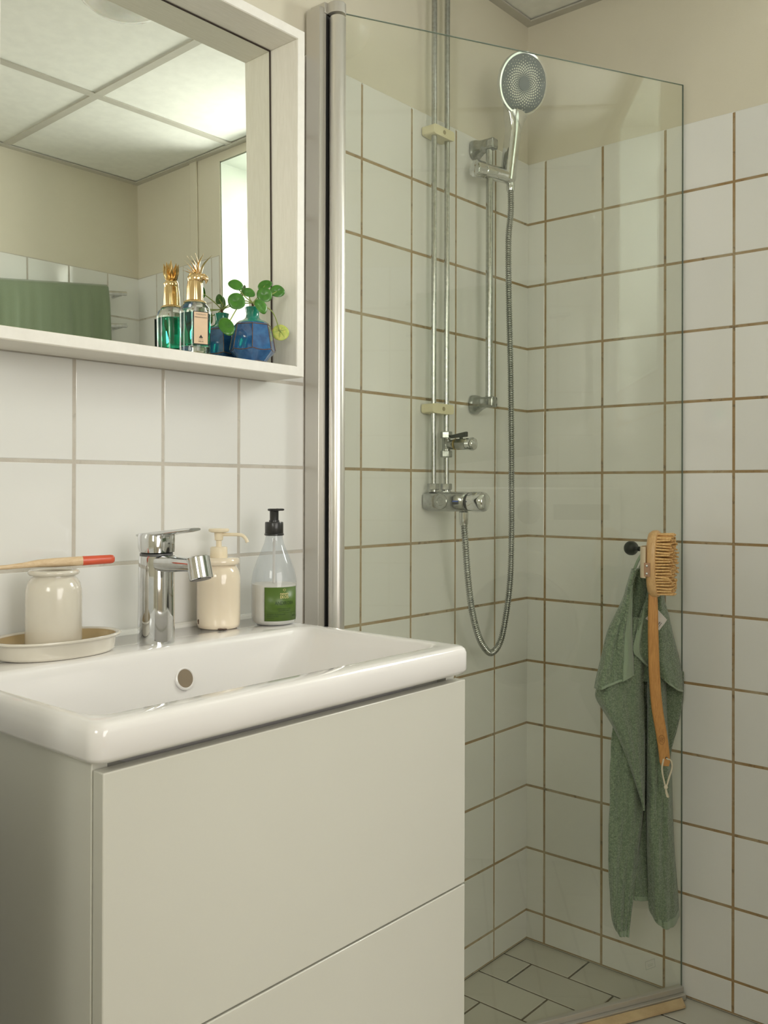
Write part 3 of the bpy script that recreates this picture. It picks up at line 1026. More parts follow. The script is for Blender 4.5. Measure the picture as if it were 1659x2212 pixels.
# hose: ribbed metal spiral from the holder down and back up to the mixer
hps = [(-.1745, -.0650, 1.758), (-.1775, -.0680, 1.700), (-.1900, -.070, 1.630), (-.1875, -.070, 1.498), (-.1801, -.070, 1.3445), (-.1765, -.070, 1.20), (-.1755, -.070, 1.10), (-.1750, -.070, .984),
       (-.1795, -.070, .8813), (-.1965, -.070, .8009), (-.2200, -.071, .7470), (-.2558, -.0725, .7270), (-.2890, -.075, .7440), (-.3165, -.077, .7787), (-.3420, -.080, .8345), (-.3600, -.083, .9034), (-.3720, -.086, .9650), (-.3800, -.088, 1.007)]


def catmull(P, m=30):
    P = [V(p) for p in P]
    P = [P[0] * 2 - P[1]] + P + [P[-1] * 2 - P[-2]]
    out = []
    for i in range(1, len(P) - 2):
        for k in range(m):
            t = k / m
            out.append(.5 * ((2 * P[i]) + (P[i + 1] - P[i - 1]) * t + (2 * P[i - 1] - 5 * P[i] + 4 * P[i + 1] - P[i + 2]) * t * t + (3 * P[i] - P[i - 1] - 3 * P[i + 1] + P[i + 2]) * t ** 3))
    out.append(P[-2])
    return out


cps = catmull(hps, 40)
L = [0]
for i in range(1, len(cps)):
    L.append(L[-1] + (cps[i] - cps[i - 1]).length)
step = .00125
npt = int(L[-1] / step)
pts, rad = [], []
j = 0
for i in range(npt + 1):
    s = i * step
    while j < len(L) - 2 and L[j + 1] < s:
        j += 1
    t = (s - L[j]) / max(1e-9, L[j + 1] - L[j])
    pts.append(cps[j].lerp(cps[j + 1], min(1, t)))
    rad.append(.0066 + (.0007, -.0001, -.0015, -.0001)[i % 4])
hose = root('shower_hose', (-.1745, -.065, 1.758), 'ribbed metal shower hose hanging in a long loop between holder and mixer', 'shower hose')
G().tube(pts, rad, 12).build('ribbed_hose', MT['chrome_worn'], hose, angle=80)
G().lathe([(.0085, 0), (.0095, .004), (.0095, .016), (.0080, .022)], V(hps[0]) - V((0, 0, .012)), 28).build('hose_nut', MT['chrome'], hose)

# ------------------------------------------------------------------ things on the basin
# faucet
FC = V((-1.1405, -.0985, SZ))
fa = root('basin_faucet', FC, 'chrome single-lever faucet standing on the back ledge of the wash basin', 'faucet')
Y_ = (0, 1, 0)
G().ell_loft([(FC + V((0, 0, 0)), X_, Y_, .0250, .0250, 2.2), (FC + V((0, 0, .0015)), X_, Y_, .0252, .0252, 2.2), (FC + V((0, 0, .06)), X_, Y_, .0246, .0246, 2.2), (FC + V((0, 0, .120)), X_, Y_, .0240, .0240, 2.2), (FC + V((0, 0, .1235)), X_, Y_, .0236, .0236, 2.2)], 56).build('body', MT['chrome'], fa, angle=30)
sp = []
for (y, z, rx, rz) in ((-.100, .9750, .0180, .0118), (-.140, .9752, .0170, .0116), (-.178, .9762, .0160, .0100), (-.192, .9762, .0156, .0096)):
    sp.append((V((FC.x, y, z)), X_, Z_, rx, rz, 3.2))
G().ell_loft(sp, 40).build('spout', MT['chrome'], fa, angle=40)
tax = V((0, -.28, -1)).normalized()
tb = V((FC.x, -.1920, .9868))
G().lathe([(.0150, 0), (.0160, .0012), (.0162, .0295), (.0155, .0307)], tb, 48, tax).build('spout_tip', MT['chrome'], fa, angle=30)
G().lathe([(.0132, .0300), (.0132, .0313), (.005, .0307)], tb, 32, tax).build('aerator', MT['grey_dark'], fa)
G().lathe([(.0232, 0), (.0232, .0035)], FC + V((0, 0, .1235)), 48).build('swivel_ring', MT['grey_dark'], fa)
G().box((FC.x - .0215, FC.y - .012, .9825), (FC.x - .0205, FC.y + .004, .9850)).build('hot_mark', MT['red_dot'], fa)
hl = G()
hr = []
for (z, rx, y0, y1) in ((.9885, .0215, -.0160, .0190), (.9900, .0235, -.0200, .0232), (.9960, .0240, -.0235, .0238), (1.0130, .0240, -.0238, .0240), (1.0165, .0225, -.0230, .0225)):
    hr.append((V((FC.x, FC.y - (y0 + y1) / 2 * -1 * -1, z)), X_, Y_, rx, (y1 - y0) / 2, 2.6))
hl.ell_loft(hr, 48)
hl.build('handle_block', MT['chrome'], fa, angle=40)
lvs = []
for (y, z, rx, rz) in ((-.078, 1.0135, .0205, .0030), (-.105, 1.0155, .0210, .0040), (-.130, 1.0180, .0180, .0040), (-.155, 1.0210, .0140, .0034), (-.178, 1.0238, .0115, .0030), (-.186, 1.0246, .0095, .0020)):
    lvs.append((V((FC.x, y, z)), X_, Z_, rx, rz, 3.0))
G().ell_loft(lvs, 32).build('lever', MT['chrome'], fa, angle=50)

# oval dish
DC = V((-1.282, -.0765, SZ + .0004))
dish = root('oval_dish', DC, 'shallow oval cream ceramic dish on the left of the basin ledge', 'dish')
dr = []
for (k, dz) in ((.84, 0.0), (.875, .001), (.895, .004), (.915, .018), (.935, .0205), (.985, .0210), (1.0, .0225), (.985, .0245), (.945, .0245), (.915, .0225)):
    dr.append((DC + V((0, 0, dz)), X_, Y_, .0885 * k, .0605 * k, 2.15))
G().ell_loft(dr + [(DC + V((0, 0, .008)), X_, Y_, .078, .0505, 2.15), (DC + V((0, 0, .0042)), X_, Y_, .071, .045, 2.15)], 72).build('dish_body', MT['ceramic_cream'], dish, angle=60)
di = []
for (a, b_, dz) in ((.0806, .0538, .0222), (.0776, .0501, .008), (.0706, .0446, .0045)):
    di.append((DC + V((0, 0, dz + .0003)), X_, Y_, a, b_, 2.15))
G().ell_loft(di, 72).f
gi = G().ell_loft(di, 72)
gi.f = [f for f in gi.f if len(f) == 4 or min(f) >= 72 * 2]
gi.build('dish_inside', MT['enamel_in'], dish, angle=60)

# toothbrush jar
JC = V((-1.286, -.0755, SZ + .0053))
jar = root('toothbrush_jar', JC, 'cream enamel jar standing in the oval dish, with flared rim', 'jar')
jp = [(.0330, 0), (.0352, .0015), (.0359, .005), (.0359, .070), (.0354, .080), (.0335, .0885), (.0295, .0945), (.0262, .0975), (.0262, .0990), (.0310, .1000), (.0328, .1020), (.0325, .1050), (.0310, .1062), (.0270, .1062), (.0245, .1045), (.0240, .095), (.030, .086), (.0335, .07), (.0335, .006), (0, .005)]
G().lathe(jp, JC, 64).build('jar_body', MT['ceramic_cream'], jar, angle=50)

# toothbrush lying on the jar
ta0 = V((-1.2095, -.0982, .9838))
ta1 = V((-1.3835, -.0452, .9792))
tdir = (ta1 - ta0).normalized()
tbr = root('toothbrush', ta0, 'bamboo toothbrush with red handle end, lying across the cream jar', 'toothbrush')
tl = (ta1 - ta0).length
side = tdir.cross(V((0, 0, 1))).normalized()
upv = side.cross(tdir)


def tbp(t):
    return ta0.lerp(ta1, t)


G().ell_loft([(tbp(t), side, upv, rx, ry, 2.4) for t, rx, ry in ((.0, .0035, .0038), (.012, .0052, .0056), (.03, .0056, .0060), (.235, .0058, .0064))], 24).build('red_end', MT['red'], tbr, angle=60)
G().ell_loft([(tbp(t) + upv * o, side, upv, rx, ry, 2.4) for t, rx, ry, o in ((.232, .0056, .0062, 0), (.30, .0060, .0062, 0), (.45, .0064, .0060, 0), (.55, .0055, .0050, .0002), (.65, .0034, .0036, -.001), (.76, .0030, .0030, -.002), (.84, .0040, .0026, -.002), (.90, .0058, .0026, -.002), (.985, .0056, .0026, -.002), (1.0, .0035, .002, -.002))], 24).build('bamboo_handle', MT['bamboo'], tbr, angle=60)
tr_ = G()
for i in range(9):
    for j in range(3):
        c = tbp(.885 + i * .0115) + side * (j - 1) * .0033 - upv * .0035
        tip = c - upv * .0105 + V((random.uniform(-.0012, .0012), random.uniform(-.0012, .0012), 0))
        tr_.tube([c, tip], [.0013, .0016], 6)
tr_.build('bristles', MT['red_bristle'], tbr, kind='stuff', smooth=False)

# cream soap dispenser
SC = V((-.9886, -.0510, SZ))
so = root('soap_dispenser', SC, 'cream enamel pump dispenser with long thin spout, between faucet and lotion bottle', 'soap dispenser')
G().lathe([(.0285, 0), (.0322, .0015), (.0338, .007), (.0341, .020), (.0341, .070), (.0338, .080), (.0320, .089), (.0285, .0955), (.0262, .0985), (.0262, .1005)], SC, 64).build('enamel_jar', MT['enamel'], so, angle=60)
G().lathe([(.0300, .0995), (.0318, .1002), (.0326, .1040), (.0318, .1085), (.0295, .1102), (.0, .1105)], SC, 64).build('rim_lid', MT['enamel'], so, angle=60)
G().lathe([(.0134, .110), (.0138, .1112), (.0134, .1255), (.0124, .1272), (.0, .1275)], SC, 40).build('pump_collar', MT['cream_plastic'], so)
G().lathe([(.0044, .127), (.0044, .1385)], SC, 24).build('pump_stem', MT['cream_plastic'], so)
pb = G().lathe([(.0058, .1375), (.0066, .1380), (.0074, .1500)], SC, 32)
pb.lathe([(.0120, .1500), (.0158, .1515), (.0162, .1545), (.0150, .1560), (0, .1565)], SC, 40)
pb.build('pump_head', MT['cream_plastic'], so, angle=40)
sdv = V((.55, -.83, 0)).normalized()
b0 = SC + V((0, 0, .1465))
G().tube(catmull([b0 + sdv * .004, b0 + sdv * .018 + V((0, 0, .0002)), b0 + sdv * .033, b0 + sdv * .040 - V((0, 0, .0022)), b0 + sdv * .0445 - V((0, 0, .0075)), b0 + sdv * .0465 - V((0, 0, .0120))], 6), .0027, 14).build('spout', MT['cream_plastic'], so)
ch = G()
vd = V((-.67, -.74, 0))
for (ang, h, wd) in ((-62, .013, .0016), (-62, .010, .0012), (8, .0018, .0045), (20, .0012, .004)):
    a = math.atan2(vd.y, vd.x) + math.radians(ang)
    r0 = .0341 if h > .006 else .0322
    c = SC + V((math.cos(a) * r0, math.sin(a) * r0, h))
    G().ball(c, wd, wd, .0012 if h < .006 else .0028, 10).build('enamel_chip', MT['chip'], so)
pass

# lotion bottle with black pump
LC = V((-.9025, -.0855, SZ))
lo = root('lotion_bottle', LC, 'half-empty clear lotion bottle with black pump and green label on the ledge', 'bottle')
lp = [(.0270, 0), (.0318, .0012), (.0350, .0055), (.0364, .0130), (.0366, .0560), (.0364, .0690), (.0352, .0790), (.0325, .0900), (.0285, .1010), (.0240, .1120), (.0195, .1220), (.0160, .1310), (.0143, .1380), (.0138, .1420), (.0138, .1455)]
G().lathe(lp, LC, 64, cap1=False).build('bottle_shell', MT['bottle_plastic'], lo, angle=60)
G().lathe([(.0262, .0008), (.0308, .0024), (.0340, .0065), (.0355, .0135), (.0357, .0560), (.0355, .0650), (.0335, .0655), (0, .0655)], LC, 64).build('lotion', MT['cream_liquid'], lo, angle=60)
G().lathe([(.0022, .066), (.0022, .138)], LC, 12).build('dip_tube', MT['tag'], lo)
G().lathe([(.0148, .1432), (.0158, .1440), (.0158, .1460), (.0148, .1468)], LC, 40).build('neck_ring', MT['black_plastic'], lo)
G().lathe([(.0142, .1455), (.0149, .1465), (.0149, .1640), (.0142, .1652), (.0085, .1656), (.0082, .168), (.0072, .1684), (.0072, .1830), (.0080, .1842)], LC, 40).build('pump_collar', MT['black_plastic'], lo, angle=40)
ph = G().lathe([(.0082, .1828), (.0105, .1836), (.0108, .1858), (.0095, .1868), (0, .1868)], LC, 36)
pd = V((.80, -.60, 0)).normalized()
ph.ell_loft([(LC + pd * t + V((0, 0, .1852)), pd.cross(V((0, 0, 1))), V((0, 0, 1)), rx, rz, 2.6) for t, rx, rz in ((.004, .0058, .0020), (.0145, .0042, .0018), (.0160, .0030, .0012))], 20)
ph.build('pump_head', MT['black_plastic'], lo, angle=40)
LA = math.atan2(vd.y, vd.x) + math.radians(23)   # label centre direction
LR = .0370


def lab(x, y, r=LR):
    a = LA + x / LR
    return LC + V((math.cos(a) * r, math.sin(a) * r, .0355 + y))


lg = G()
nn = 24
hw_, hh_ = .0305, .0268
vs_, fs_ = [], []
for i in range(nn + 1):
    x = -hw_ + 2 * hw_ * i / nn
    vs_ += [lab(x, -hh_), lab(x, hh_)]
for i in range(nn):
    fs_.append((2 * i, 2 * i + 2, 2 * i + 3, 2 * i + 1))
lg.add(vs_, fs_)
lg.build('label', MT['label_green'], lo, solid=.0003)
RT = LR + .0004
tx = lambda cx, cy: (lambda x, y: lab(cx + x, cy + y, RT))
tg = text_geo('natura', .0058, tx(.002, .0150))
g2 = text_geo('EKOS', .0072, tx(.002, .0090), sx=.85)
tg.add(g2.v, g2.f)
g2 = G()
for k in range(13):
    pass
loop = []
for k in range(25):
    a = 2 * PI * k / 24
    loop.append(lab(.002 + .0019 * math.cos(a) * (1 + .25 * math.cos(2 * a)), .0222 + .0017 * math.sin(a) + .0006 * abs(math.cos(a)), RT))
tg.tube(loop, .00022, 5)
tg.build('gold_lettering', MT['gold_ink'], lo, smooth=False)
tg = text_geo('ANDIROBA', .0082, tx(.0030, -.0010), sx=.80)
for body, sz, cx, cy in (('CREME PARA O CORPO', .0023, .002, -.0082), ('CREMA PARA EL CUERPO', .0019, .002, -.0110),
                         ):
    q_ = text_geo(body, sz, tx(cx, cy))
    tg.add(q_.v, q_.f)
for body, sz, cx, cy in (('NUTRIÇÃO ANTIOXIDANTE', .0023, -.026, -.0172), ('FIRMEZA DA PELE', .0023, -.026, -.0200), ('HIDRATACIÓN', .0016, -.026, -.0225), ('400 ml', .0040, .0175, -.0205)):
    q_ = text_geo(body, sz, tx(cx, cy), 'LEFT')
    tg.add(q_.v, q_.f)
for a, c in (((-.027, -.0138), (.029, -.0138)), ((.0155, -.0138), (.0155, -.0250))):
    n_ = 14
    tg.tube([lab(a[0] + (c[0] - a[0]) * i / n_, a[1] + (c[1] - a[1]) * i / n_, RT) for i in range(n_ + 1)], .00012, 4)
tg.build('dark_lettering', MT['ink_dark_green'], lo, smooth=False)

# ------------------------------------------------------------------ things on the mirror frame's lower board
SH = FZ0 + T
PC = V((-1.0456, -.0620, SH + .0005))
pf = root('perfume_bottle', PC, 'glass perfume bottle of green liquid with a golden crested bird head cap', 'perfume bottle')
ro = .0236
G().lathe([(.0215, 0), (.0232, .0012), (ro, .004), (ro, .0640), (.0230, .0690), (.0212, .0730), (.0185, .0760), (.0170, .0775), (.0168, .0790)], PC, 56).build('bottle_glass', MT['bottle_glass'], pf, angle=50)
G().lathe([(.0195, .0135), (.0208, .0150), (.0210, .0620), (.0209, .0622), (0, .0622)], PC, 56).build('perfume', MT['green_liquid'], pf, angle=50)
G().lathe([(.0014, .024), (.0014, .0765)], PC, 10).build('dip_tube', MT['tag'], pf)
G().lathe([(.0165, .0785), (.0172, .0790), (.0168, .0806), (.0150, .0822), (.0132, .0830)], PC, 48).build('collar', MT['gold'], pf)


def folds(t, h):
    return 1 + .05 * math.sin(7 * t + h * 40) * max(0, 1 - abs(h - .097) / .02)


bh = G().lathe([(.0128, .0825), (.0125, .0900), (.0121, .1000), (.0117, .1070), (.0112, .1120)], PC, 56, mod=folds)
fdir = V((.55, -.835, 0)).normalized()     # the bird looks to the right
sdr = fdir.cross(V((0, 0, 1)))
hc_ = PC + V((0, 0, .1165)) + fdir * .001
bh.ball(hc_, .0128, .0112, .0110, 24, (fdir, sdr, V((0, 0, 1))))
bh.build('bird_head', MT['gold'], pf, angle=60)
bk_ = hc_ + fdir * .0085 + V((0, 0, .0015))
G().tube(catmull([bk_, bk_ + fdir * .005 + V((0, 0, .0006)), bk_ + fdir * .0085 - V((0, 0, .0035)), bk_ + fdir * .0078 - V((0, 0, .0095))], 5), [.0055, .0056, .0055, .0054, .0052, .0050, .0047, .0044, .0041, .0038, .0033, .0028, .0022, .0014, .0008, .0004][:16], 14).build('beak', MT['gold'], pf, angle=60)
G().ball(hc_ + fdir * .0055 + sdr * -.0100 + V((0, 0, .0028)), .0016, seg=10).build('eye', MT['gold'], pf)
G().ball(hc_ + fdir * .0055 + sdr * .0100 + V((0, 0, .0028)), .0016, seg=10).build('eye', MT['gold'], pf)
for (a, tilt, ln, sp_) in ((-.9, .95, .020, 0), (-.7, .70, .022, -.35), (-.7, .62, .021, .35), (-.35, .52, .024, -.3), (-.35, .45, .025, .3), (0, .15, .027, 0), (0, .28, .022, -.5), (0, .28, .022, .5), (.3, -.12, .026, .1), (.5, -.45, .027, -.05), (-1.1, 1.15, .015, .3), (-1.1, 1.1, .015, -.4)):
    base = hc_ + fdir * (.004 + .006 * a) + sdr * sp_ * .010 + V((0, 0, .0075 - .002 * abs(a)))
    dirv = (-fdir * math.sin(tilt) + V((0, 0, math.cos(tilt))) + sdr * sp_ * .5).normalized()
    ln *= 1.2
    tip = base + dirv * ln
    midp = base.lerp(tip, .5) + (fdir * (-.0022 if tilt < 0 else .0022))
    if tilt < 0:
        tip = tip + fdir * .004
    fp = catmull([base, midp, tip], 5)
    n = len(fp)
    wd = dirv.cross(sdr).normalized()
    G().ell_loft([(p, sdr, wd, max(.0003, .0042 * math.sin(PI * (.22 + .78 * i / (n - 1)))), max(.0002, .0014 * (1 - i / (n - 1)))) for i, p in enumerate(fp)], 10).build('crest_feather', MT['gold'], pf, angle=70)
# bottle label: framed beige plate facing outward-right
PA = math.atan2(-.77, -.64) + math.radians(23)
pn = V((math.cos(PA), math.sin(PA), 0))
pt_ = V((-math.sin(PA), math.cos(PA), 0))
pcn = PC + pn * (ro + .0008) + V((0, 0, .0380))


def plab(cx, cy, off):
    def f(x, y):
        return pcn + pt_ * (cx + x) + V((0, 0, cy + y)) + pn * off
    return f


def plate(g, f, w, h, d):
    a = [f(-w, -h), f(w, -h), f(w, h), f(-w, h)]
    b2 = [p - pn * d for p in a]
    g.add(a + b2, [(0, 1, 2, 3), (7, 6, 5, 4), (0, 4, 5, 1), (1, 5, 6, 2), (2, 6, 7, 3), (3, 7, 4, 0)])
    return g


plate(G(), plab(0, 0, 0), .0118, .0250, .0016).build('label_frame', MT['ink'], pf, smooth=False)
plate(G(), plab(.0, 0, .0004), .0108, .0238, .0003).build('label', MT['label_beige'], pf, smooth=False)
tg = G()
for body, sz, cy, mt in (('PENHALIGON\'S', .0029, .0148, 0), ('HELIX', .0032, -.0215, 0)):
    q_ = text_geo(body, sz, plab(0, cy, .0007), sx=.98)
    tg.add(q_.v, q_.f)
em_ = plab(0, -.0130, .0007)
tg.add([em_(-.003, -.0010), em_(.003, -.0010), em_(.0012, .0006), em_(0, .0030), em_(-.0012, .0006)], [(0, 1, 2, 3, 4)])
tg.add([em_(-.0022, -.0024), em_(.0022, -.0024), em_(.0032, -.0012), em_(-.0032, -.0012)], [(0, 1, 2, 3)])
tg.build('dark_lettering', MT['ink'], pf, smooth=False, kind='stuff')
tg = text_geo('PORTRAITS', .0030, plab(0, .0192, .0007), sx=1.0)
q_ = text_geo('MONSIEUR', .0015, plab(0, -.0178, .0007))
tg.add(q_.v, q_.f)
tg.build('grey_lettering', MT['ink_grey'], pf, smooth=False, kind='stuff')

# faceted vase
VC = V((-.9376, -.0712, SH + .0006))
va = root('vase', VC, 'small blue faceted ceramic vase with turquoise neck, on the mirror frame ledge', 'vase')
vdir = math.atan2(-.75, -.66)
NF = 7


def fac(c, h, r, round_=0., rot=0.):
    """heptagonal ring, corner towards the viewer"""
    out = []
    seg = 70
    for i in range(seg):
        a = vdir + 2 * PI * i / seg
        loc = (i % (seg // NF)) / (seg // NF) - .0
        t = (loc if loc <= .5 else loc) * 2 * PI / NF - PI / NF
        poly = math.cos(PI / NF) / math.cos(t)
        rr = r * (poly * (1 - round_) + round_)
        out.append(c + V((math.cos(a) * rr, math.sin(a) * rr, h)))
    return out


def ff(c, h0, h1, r, rd, dip):
    """ring whose height is scalloped between corners"""
    out = fac(c, 0, r, rd)
    seg = len(out)
    for i, p in enumerate(out):
        loc = (i % (seg // NF)) / (seg // NF)
        p.z = c.z + h0 - dip * math.sin(PI * loc)
    return out


vb = G().rings([fac(VC, 0, .0225, .6), fac(VC, .0012, .0235, .5), ff(VC, .0165, 0, .0372, .12, .0022), ff(VC, .0195, 0, .0376, .06, .0022), fac(VC, .045, .0330, .06), fac(VC, .0565, .0305, .10), fac(VC, .0595, .0288, .45), fac(VC, .0615, .0255, .8)], cap1=False)
vb.build('blue_body', MT['glaze_blue'], va, angle=22)
G().lathe([(.0262, .0610), (.0225, .0640), (.0165, .0665), (.0125, .0690), (.0106, .0725), (.0102, .0770), (.0108, .0820), (.0118, .0860), (.0122, .0872), (.0114, .0876), (.0100, .0860), (.0090, .0770), (.009, .070)], VC, 48, cap0=False).build('turquoise_neck', MT['glaze_turquoise'], va, angle=60)
ln = G()
r1 = ff(VC, .0182, 0, .0379, .06, .0022)
ln.tube(r1 + [r1[0]], .0007, 6)
r2 = fac(VC, .0578, .0302, .10)
ln.tube(r2 + [r2[0]], .0008, 6)
for k in range(NF):
    i = k * 10
    ln.tube([fac(VC, .0195, .0378, .06)[i], fac(VC, .045, .0332, .06)[i], fac(VC, .0565, .0307, .10)[i]], .0007, 6)
ln.build('brown_glaze_line', MT['glaze_brown'], va)
G().lathe([(.0205, -.0004), (.0222, .0004)], VC, 40).build('foot_ring', MT['clay'], va)

# pilea cutting in the vase
plant = root('pilea_cutting', VC + V((0, 0, .085)), 'green plant cutting with round leaves, one of them yellow, in the blue vase', 'plant')
st = VC + V((.0, .0, .0760))
top = V((-.9376, -.0712, 1.3790))
G().tube([st, st.lerp(top, .6) + V((.001, 0, 0)), top], [.0018, .0022, .0020], 10).build('main_stem', MT['stem_brown'], plant)
leaves = [((-.9758, -.075, 1.4015), .0108, .0085, (-.45, -.80, .35), -20, 'leaf'),
          ((-.9920, -.096, 1.3705), .0128, .0122, (-.50, -.80, .20), 20, 'leaf'),
          ((-.9447, -.070, 1.3950), .0100, .0075, (-.35, -.85, .30), 0, 'leaf'),
          ((-.9011, -.060, 1.4160), .0112, .0078, (-.60, -.60, .35), 25, 'leaf'),
          ((-.9245, -.085, 1.3925), .0118, .0110, (-.55, -.80, .12), 0, 'leaf'),
          ((-.8900, -.078, 1.4050), .0108, .0095, (-.55, -.75, .15), 0, 'leaf'),
          ((-.9440, -.099, 1.3693), .0115, .0092, (-.20, -.90, .20), -50, 'leaf'),
          ((-1.0140, -.098, 1.3285), .0150, .0098, (-.70, -.60, .30), -55, 'leaf'),
          ((-.8875, -.083, 1.3365), .0125, .0120, (-.60, -.78, .05), 10, 'leaf_yellow')]
for (c, ra, rb2, nv, rot, mt) in leaves:
    c = V(c)
    ra *= 1.10
    rb2 *= 1.10
    n = V(nv).normalized()
    u0 = n.cross(V((0, 0, 1))).normalized() * -1
    v0 = n.cross(u0).normalized()
    if v0.z < 0:
        v0 = -v0
    r_ = math.radians(rot)
    ua = u0 * math.cos(r_) + v0 * math.sin(r_)
    va_ = -u0 * math.sin(r_) + v0 * math.cos(r_)
    rs = []
    for (k, d) in ((.02, -.0006), (.35, -.0003), (.7, .0001), (.92, -.0004), (1.0, -.0012)):
        rs.append([c + (ua * math.cos(2 * PI * i / 32) * ra * (1 + .05 * math.sin(2 * PI * i / 16 + c.x * 90)) + va_ * math.sin(2 * PI * i / 32) * rb2) * k + n * d * (1 + .8 * math.cos(4 * PI * i / 32)) for i in range(32)])
    lf = G().rings(rs, cap0=True, cap1=False).build('leaf', MT[mt], plant, angle=80, solid=.0006, label='yellowed leaf with green veins' if mt == 'leaf_yellow' else None)
    if mt == 'leaf_yellow':
        vg = G()
        for a in (100, 60, 140, 20, 165, -60, -110):
            aa = math.radians(a)
            p1 = c + (ua * math.cos(aa) * ra + va_ * math.sin(aa) * rb2) * .72 + n * .0006
            vg.tube([c + va_ * .003 + n * .0009, p1], [.0005, .0002], 5)
        sub(vg, lf, 'leaf_veins', MT['stem'], plant.matrix_world.translation)
    att = c - n * .0012
    mid = top.lerp(att, .5) - n * .004
    if mt == 'leaf_yellow':
        mid = V((-.912, -.088, 1.368))
    if c.x < -1.0:
        mid = V((-.975, -.088, 1.372))
    pt2 = catmull([top, mid, att], 6)
    G().tube(pt2, [.0009] * len(pt2), 7).build('leaf_stalk', MT['stem'], plant)

# ------------------------------------------------------------------ towel hanging on the screen knob
SHEETS = {
 'A':(0.016,[[0.5927,0.6605,0.6649,0.6545],[0.586,0.591,0.665,0.5834],[0.5838,0.5742,0.6651,0.5584],[0.5794,0.5066,0.6653,0.4834],[0.5795,0.4348,0.6642,0.424],[0.5762,0.3786,0.6549,0.36],[0.5758,0.3306,0.6468,0.3075],[0.5799,0.2459,0.6376,0.2459],[0.5846,0.2046,0.6319,0.2106],[0.5904,0.1837,0.6273,0.1752],[0.595,0.1772,0.625,0.1604]]),
 'B':(0.036,[[0.6217,0.8214,0.6566,0.8197],[0.5965,0.7566,0.6568,0.7336],[0.5513,0.6986,0.6557,0.6907],[0.5368,0.6699,0.6558,0.6573],[0.539,0.6539,0.657,0.6381],[0.5559,0.6281,0.6571,0.6094],[0.5786,0.5941,0.6572,0.576],[0.6027,0.5483,0.6573,0.533],[0.6282,0.4906,0.6574,0.4814],[0.6481,0.4463,0.6569,0.4414],[0.6551,0.4302,0.6569,0.428]]),
 'C':(0.050,[[0.6184,0.9173,0.6323,0.9206],[0.6058,0.8847,0.6185,0.887],[0.5979,0.8615,0.6163,0.8494],[0.5797,0.8295,0.6163,0.8182],[0.5606,0.7977,0.6164,0.7928],[0.5495,0.7658,0.6176,0.7663],[0.5417,0.7365,0.62,0.7397],[0.5329,0.7066,0.62,0.7227],[0.5263,0.6793,0.6212,0.7047]]),
 'D':(0.028,[[0.6315,0.9176,0.6631,0.9224],[0.6269,0.8854,0.7048,0.8825],[0.6224,0.8475,0.712,0.8435],[0.6202,0.7925,0.729,0.7864],[0.6226,0.7372,0.7437,0.7291],[0.625,0.6875,0.7535,0.6777]]),
 'E':(0.048,[[0.6595,0.8853,0.689,0.8881],[0.6584,0.8692,0.6962,0.8619],[0.6479,0.8449,0.7046,0.8375],[0.6387,0.8206,0.7106,0.8199],[0.6272,0.7843,0.7227,0.7769],[0.6214,0.761,0.736,0.7345],[0.6238,0.7486,0.7445,0.7029],[0.6365,0.7382,0.7494,0.6754],[0.6517,0.7258,0.7514,0.652]]),
 'G':(0.008,[[0.6071,0.7251,0.7681,0.6943],[0.5957,0.6594,0.7702,0.645],[0.5958,0.6328,0.7671,0.6178],[0.5959,0.5862,0.7537,0.5709],[0.596,0.5368,0.7379,0.5216],[0.5961,0.4694,0.7356,0.4526],[0.6021,0.3736,0.7358,0.355],[0.6197,0.2759,0.7384,0.257],[0.6454,0.2277,0.7264,0.219]]),
 'F':(0.040,[[0.6568,0.7347,0.7041,0.7315],[0.6592,0.6811,0.7066,0.6774],[0.6606,0.6105,0.7091,0.606],[0.6607,0.5352,0.7164,0.5292],[0.6597,0.4676,0.7225,0.4726],[0.6586,0.4297,0.7239,0.4213],[0.6599,0.3648,0.7264,0.3631],[0.6612,0.3113,0.7301,0.3095],[0.6637,0.2509,0.7362,0.2554],[0.6649,0.2192,0.7399,0.2161],[0.6685,0.2043,0.7424,0.1809]]),
}
# depth shape of each sheet: (roll-back at left edge, at right edge, belly)
SHAPE = {'A': (.008, .004, .006), 'B': (.024, .016, .008), 'C': (.030, .001, .004), 'D': (.004, .014, .003), 'E': (.001, .030, .004), 'G': (.003, .003, .0), 'F': (.022, .024, .010)}


W_PLAN = {'A': .012, 'B': .022, 'C': .032, 'D': .018, 'E': .030, 'F': .028, 'G': .008}   # distance from the glass at which the outlines were taken


def sheet_pt(k, s, t, off=0.):
    w0, R = SHEETS[k]
    n = len(R) - 1
    x = min(max(t, 0), 1) * n
    i = min(int(x), n - 1)
    f = x - i
    # catmull on rows
    def row(j):
        return R[min(max(j, 0), n)]
    a, b_, c, d = row(i - 1), row(i), row(i + 1), row(i + 2)
    q = [.5 * ((2 * b_[m]) + (c[m] - a[m]) * f + (2 * a[m] - 5 * b_[m] + 4 * c[m] - d[m]) * f * f + (3 * b_[m] - a[m] - 3 * c[m] + d[m]) * f ** 3) for m in range(4)]
    ul, vl, ur, vr = q
    u = ul + (ur - ul) * s
    v = vl + (vr - vl) * s
    el, er, be = SHAPE[k]
    w = w0 - el * max(0, 1 - s / .28) ** 2 - er * max(0, 1 - (1 - s) / .28) ** 2 + be * math.sin(PI * s)
    wo = W_PLAN[k]
    w += .0036 * math.sin(s * 9 + v * 13 + ord(k)) + .0020 * math.sin(s * 21 - v * 24 + ord(k) * 2) + .0008 * math.sin(s * 47 + v * 60)
    if k in 'F':
        v -= .010 * math.sin(PI * s) * max(0, (t - .85) / .15)
    w = max(w, .0055)
    return gp(u - .77 * (w - wo) * (0 if k == 'G' else 1), v, w + off), (u, v)


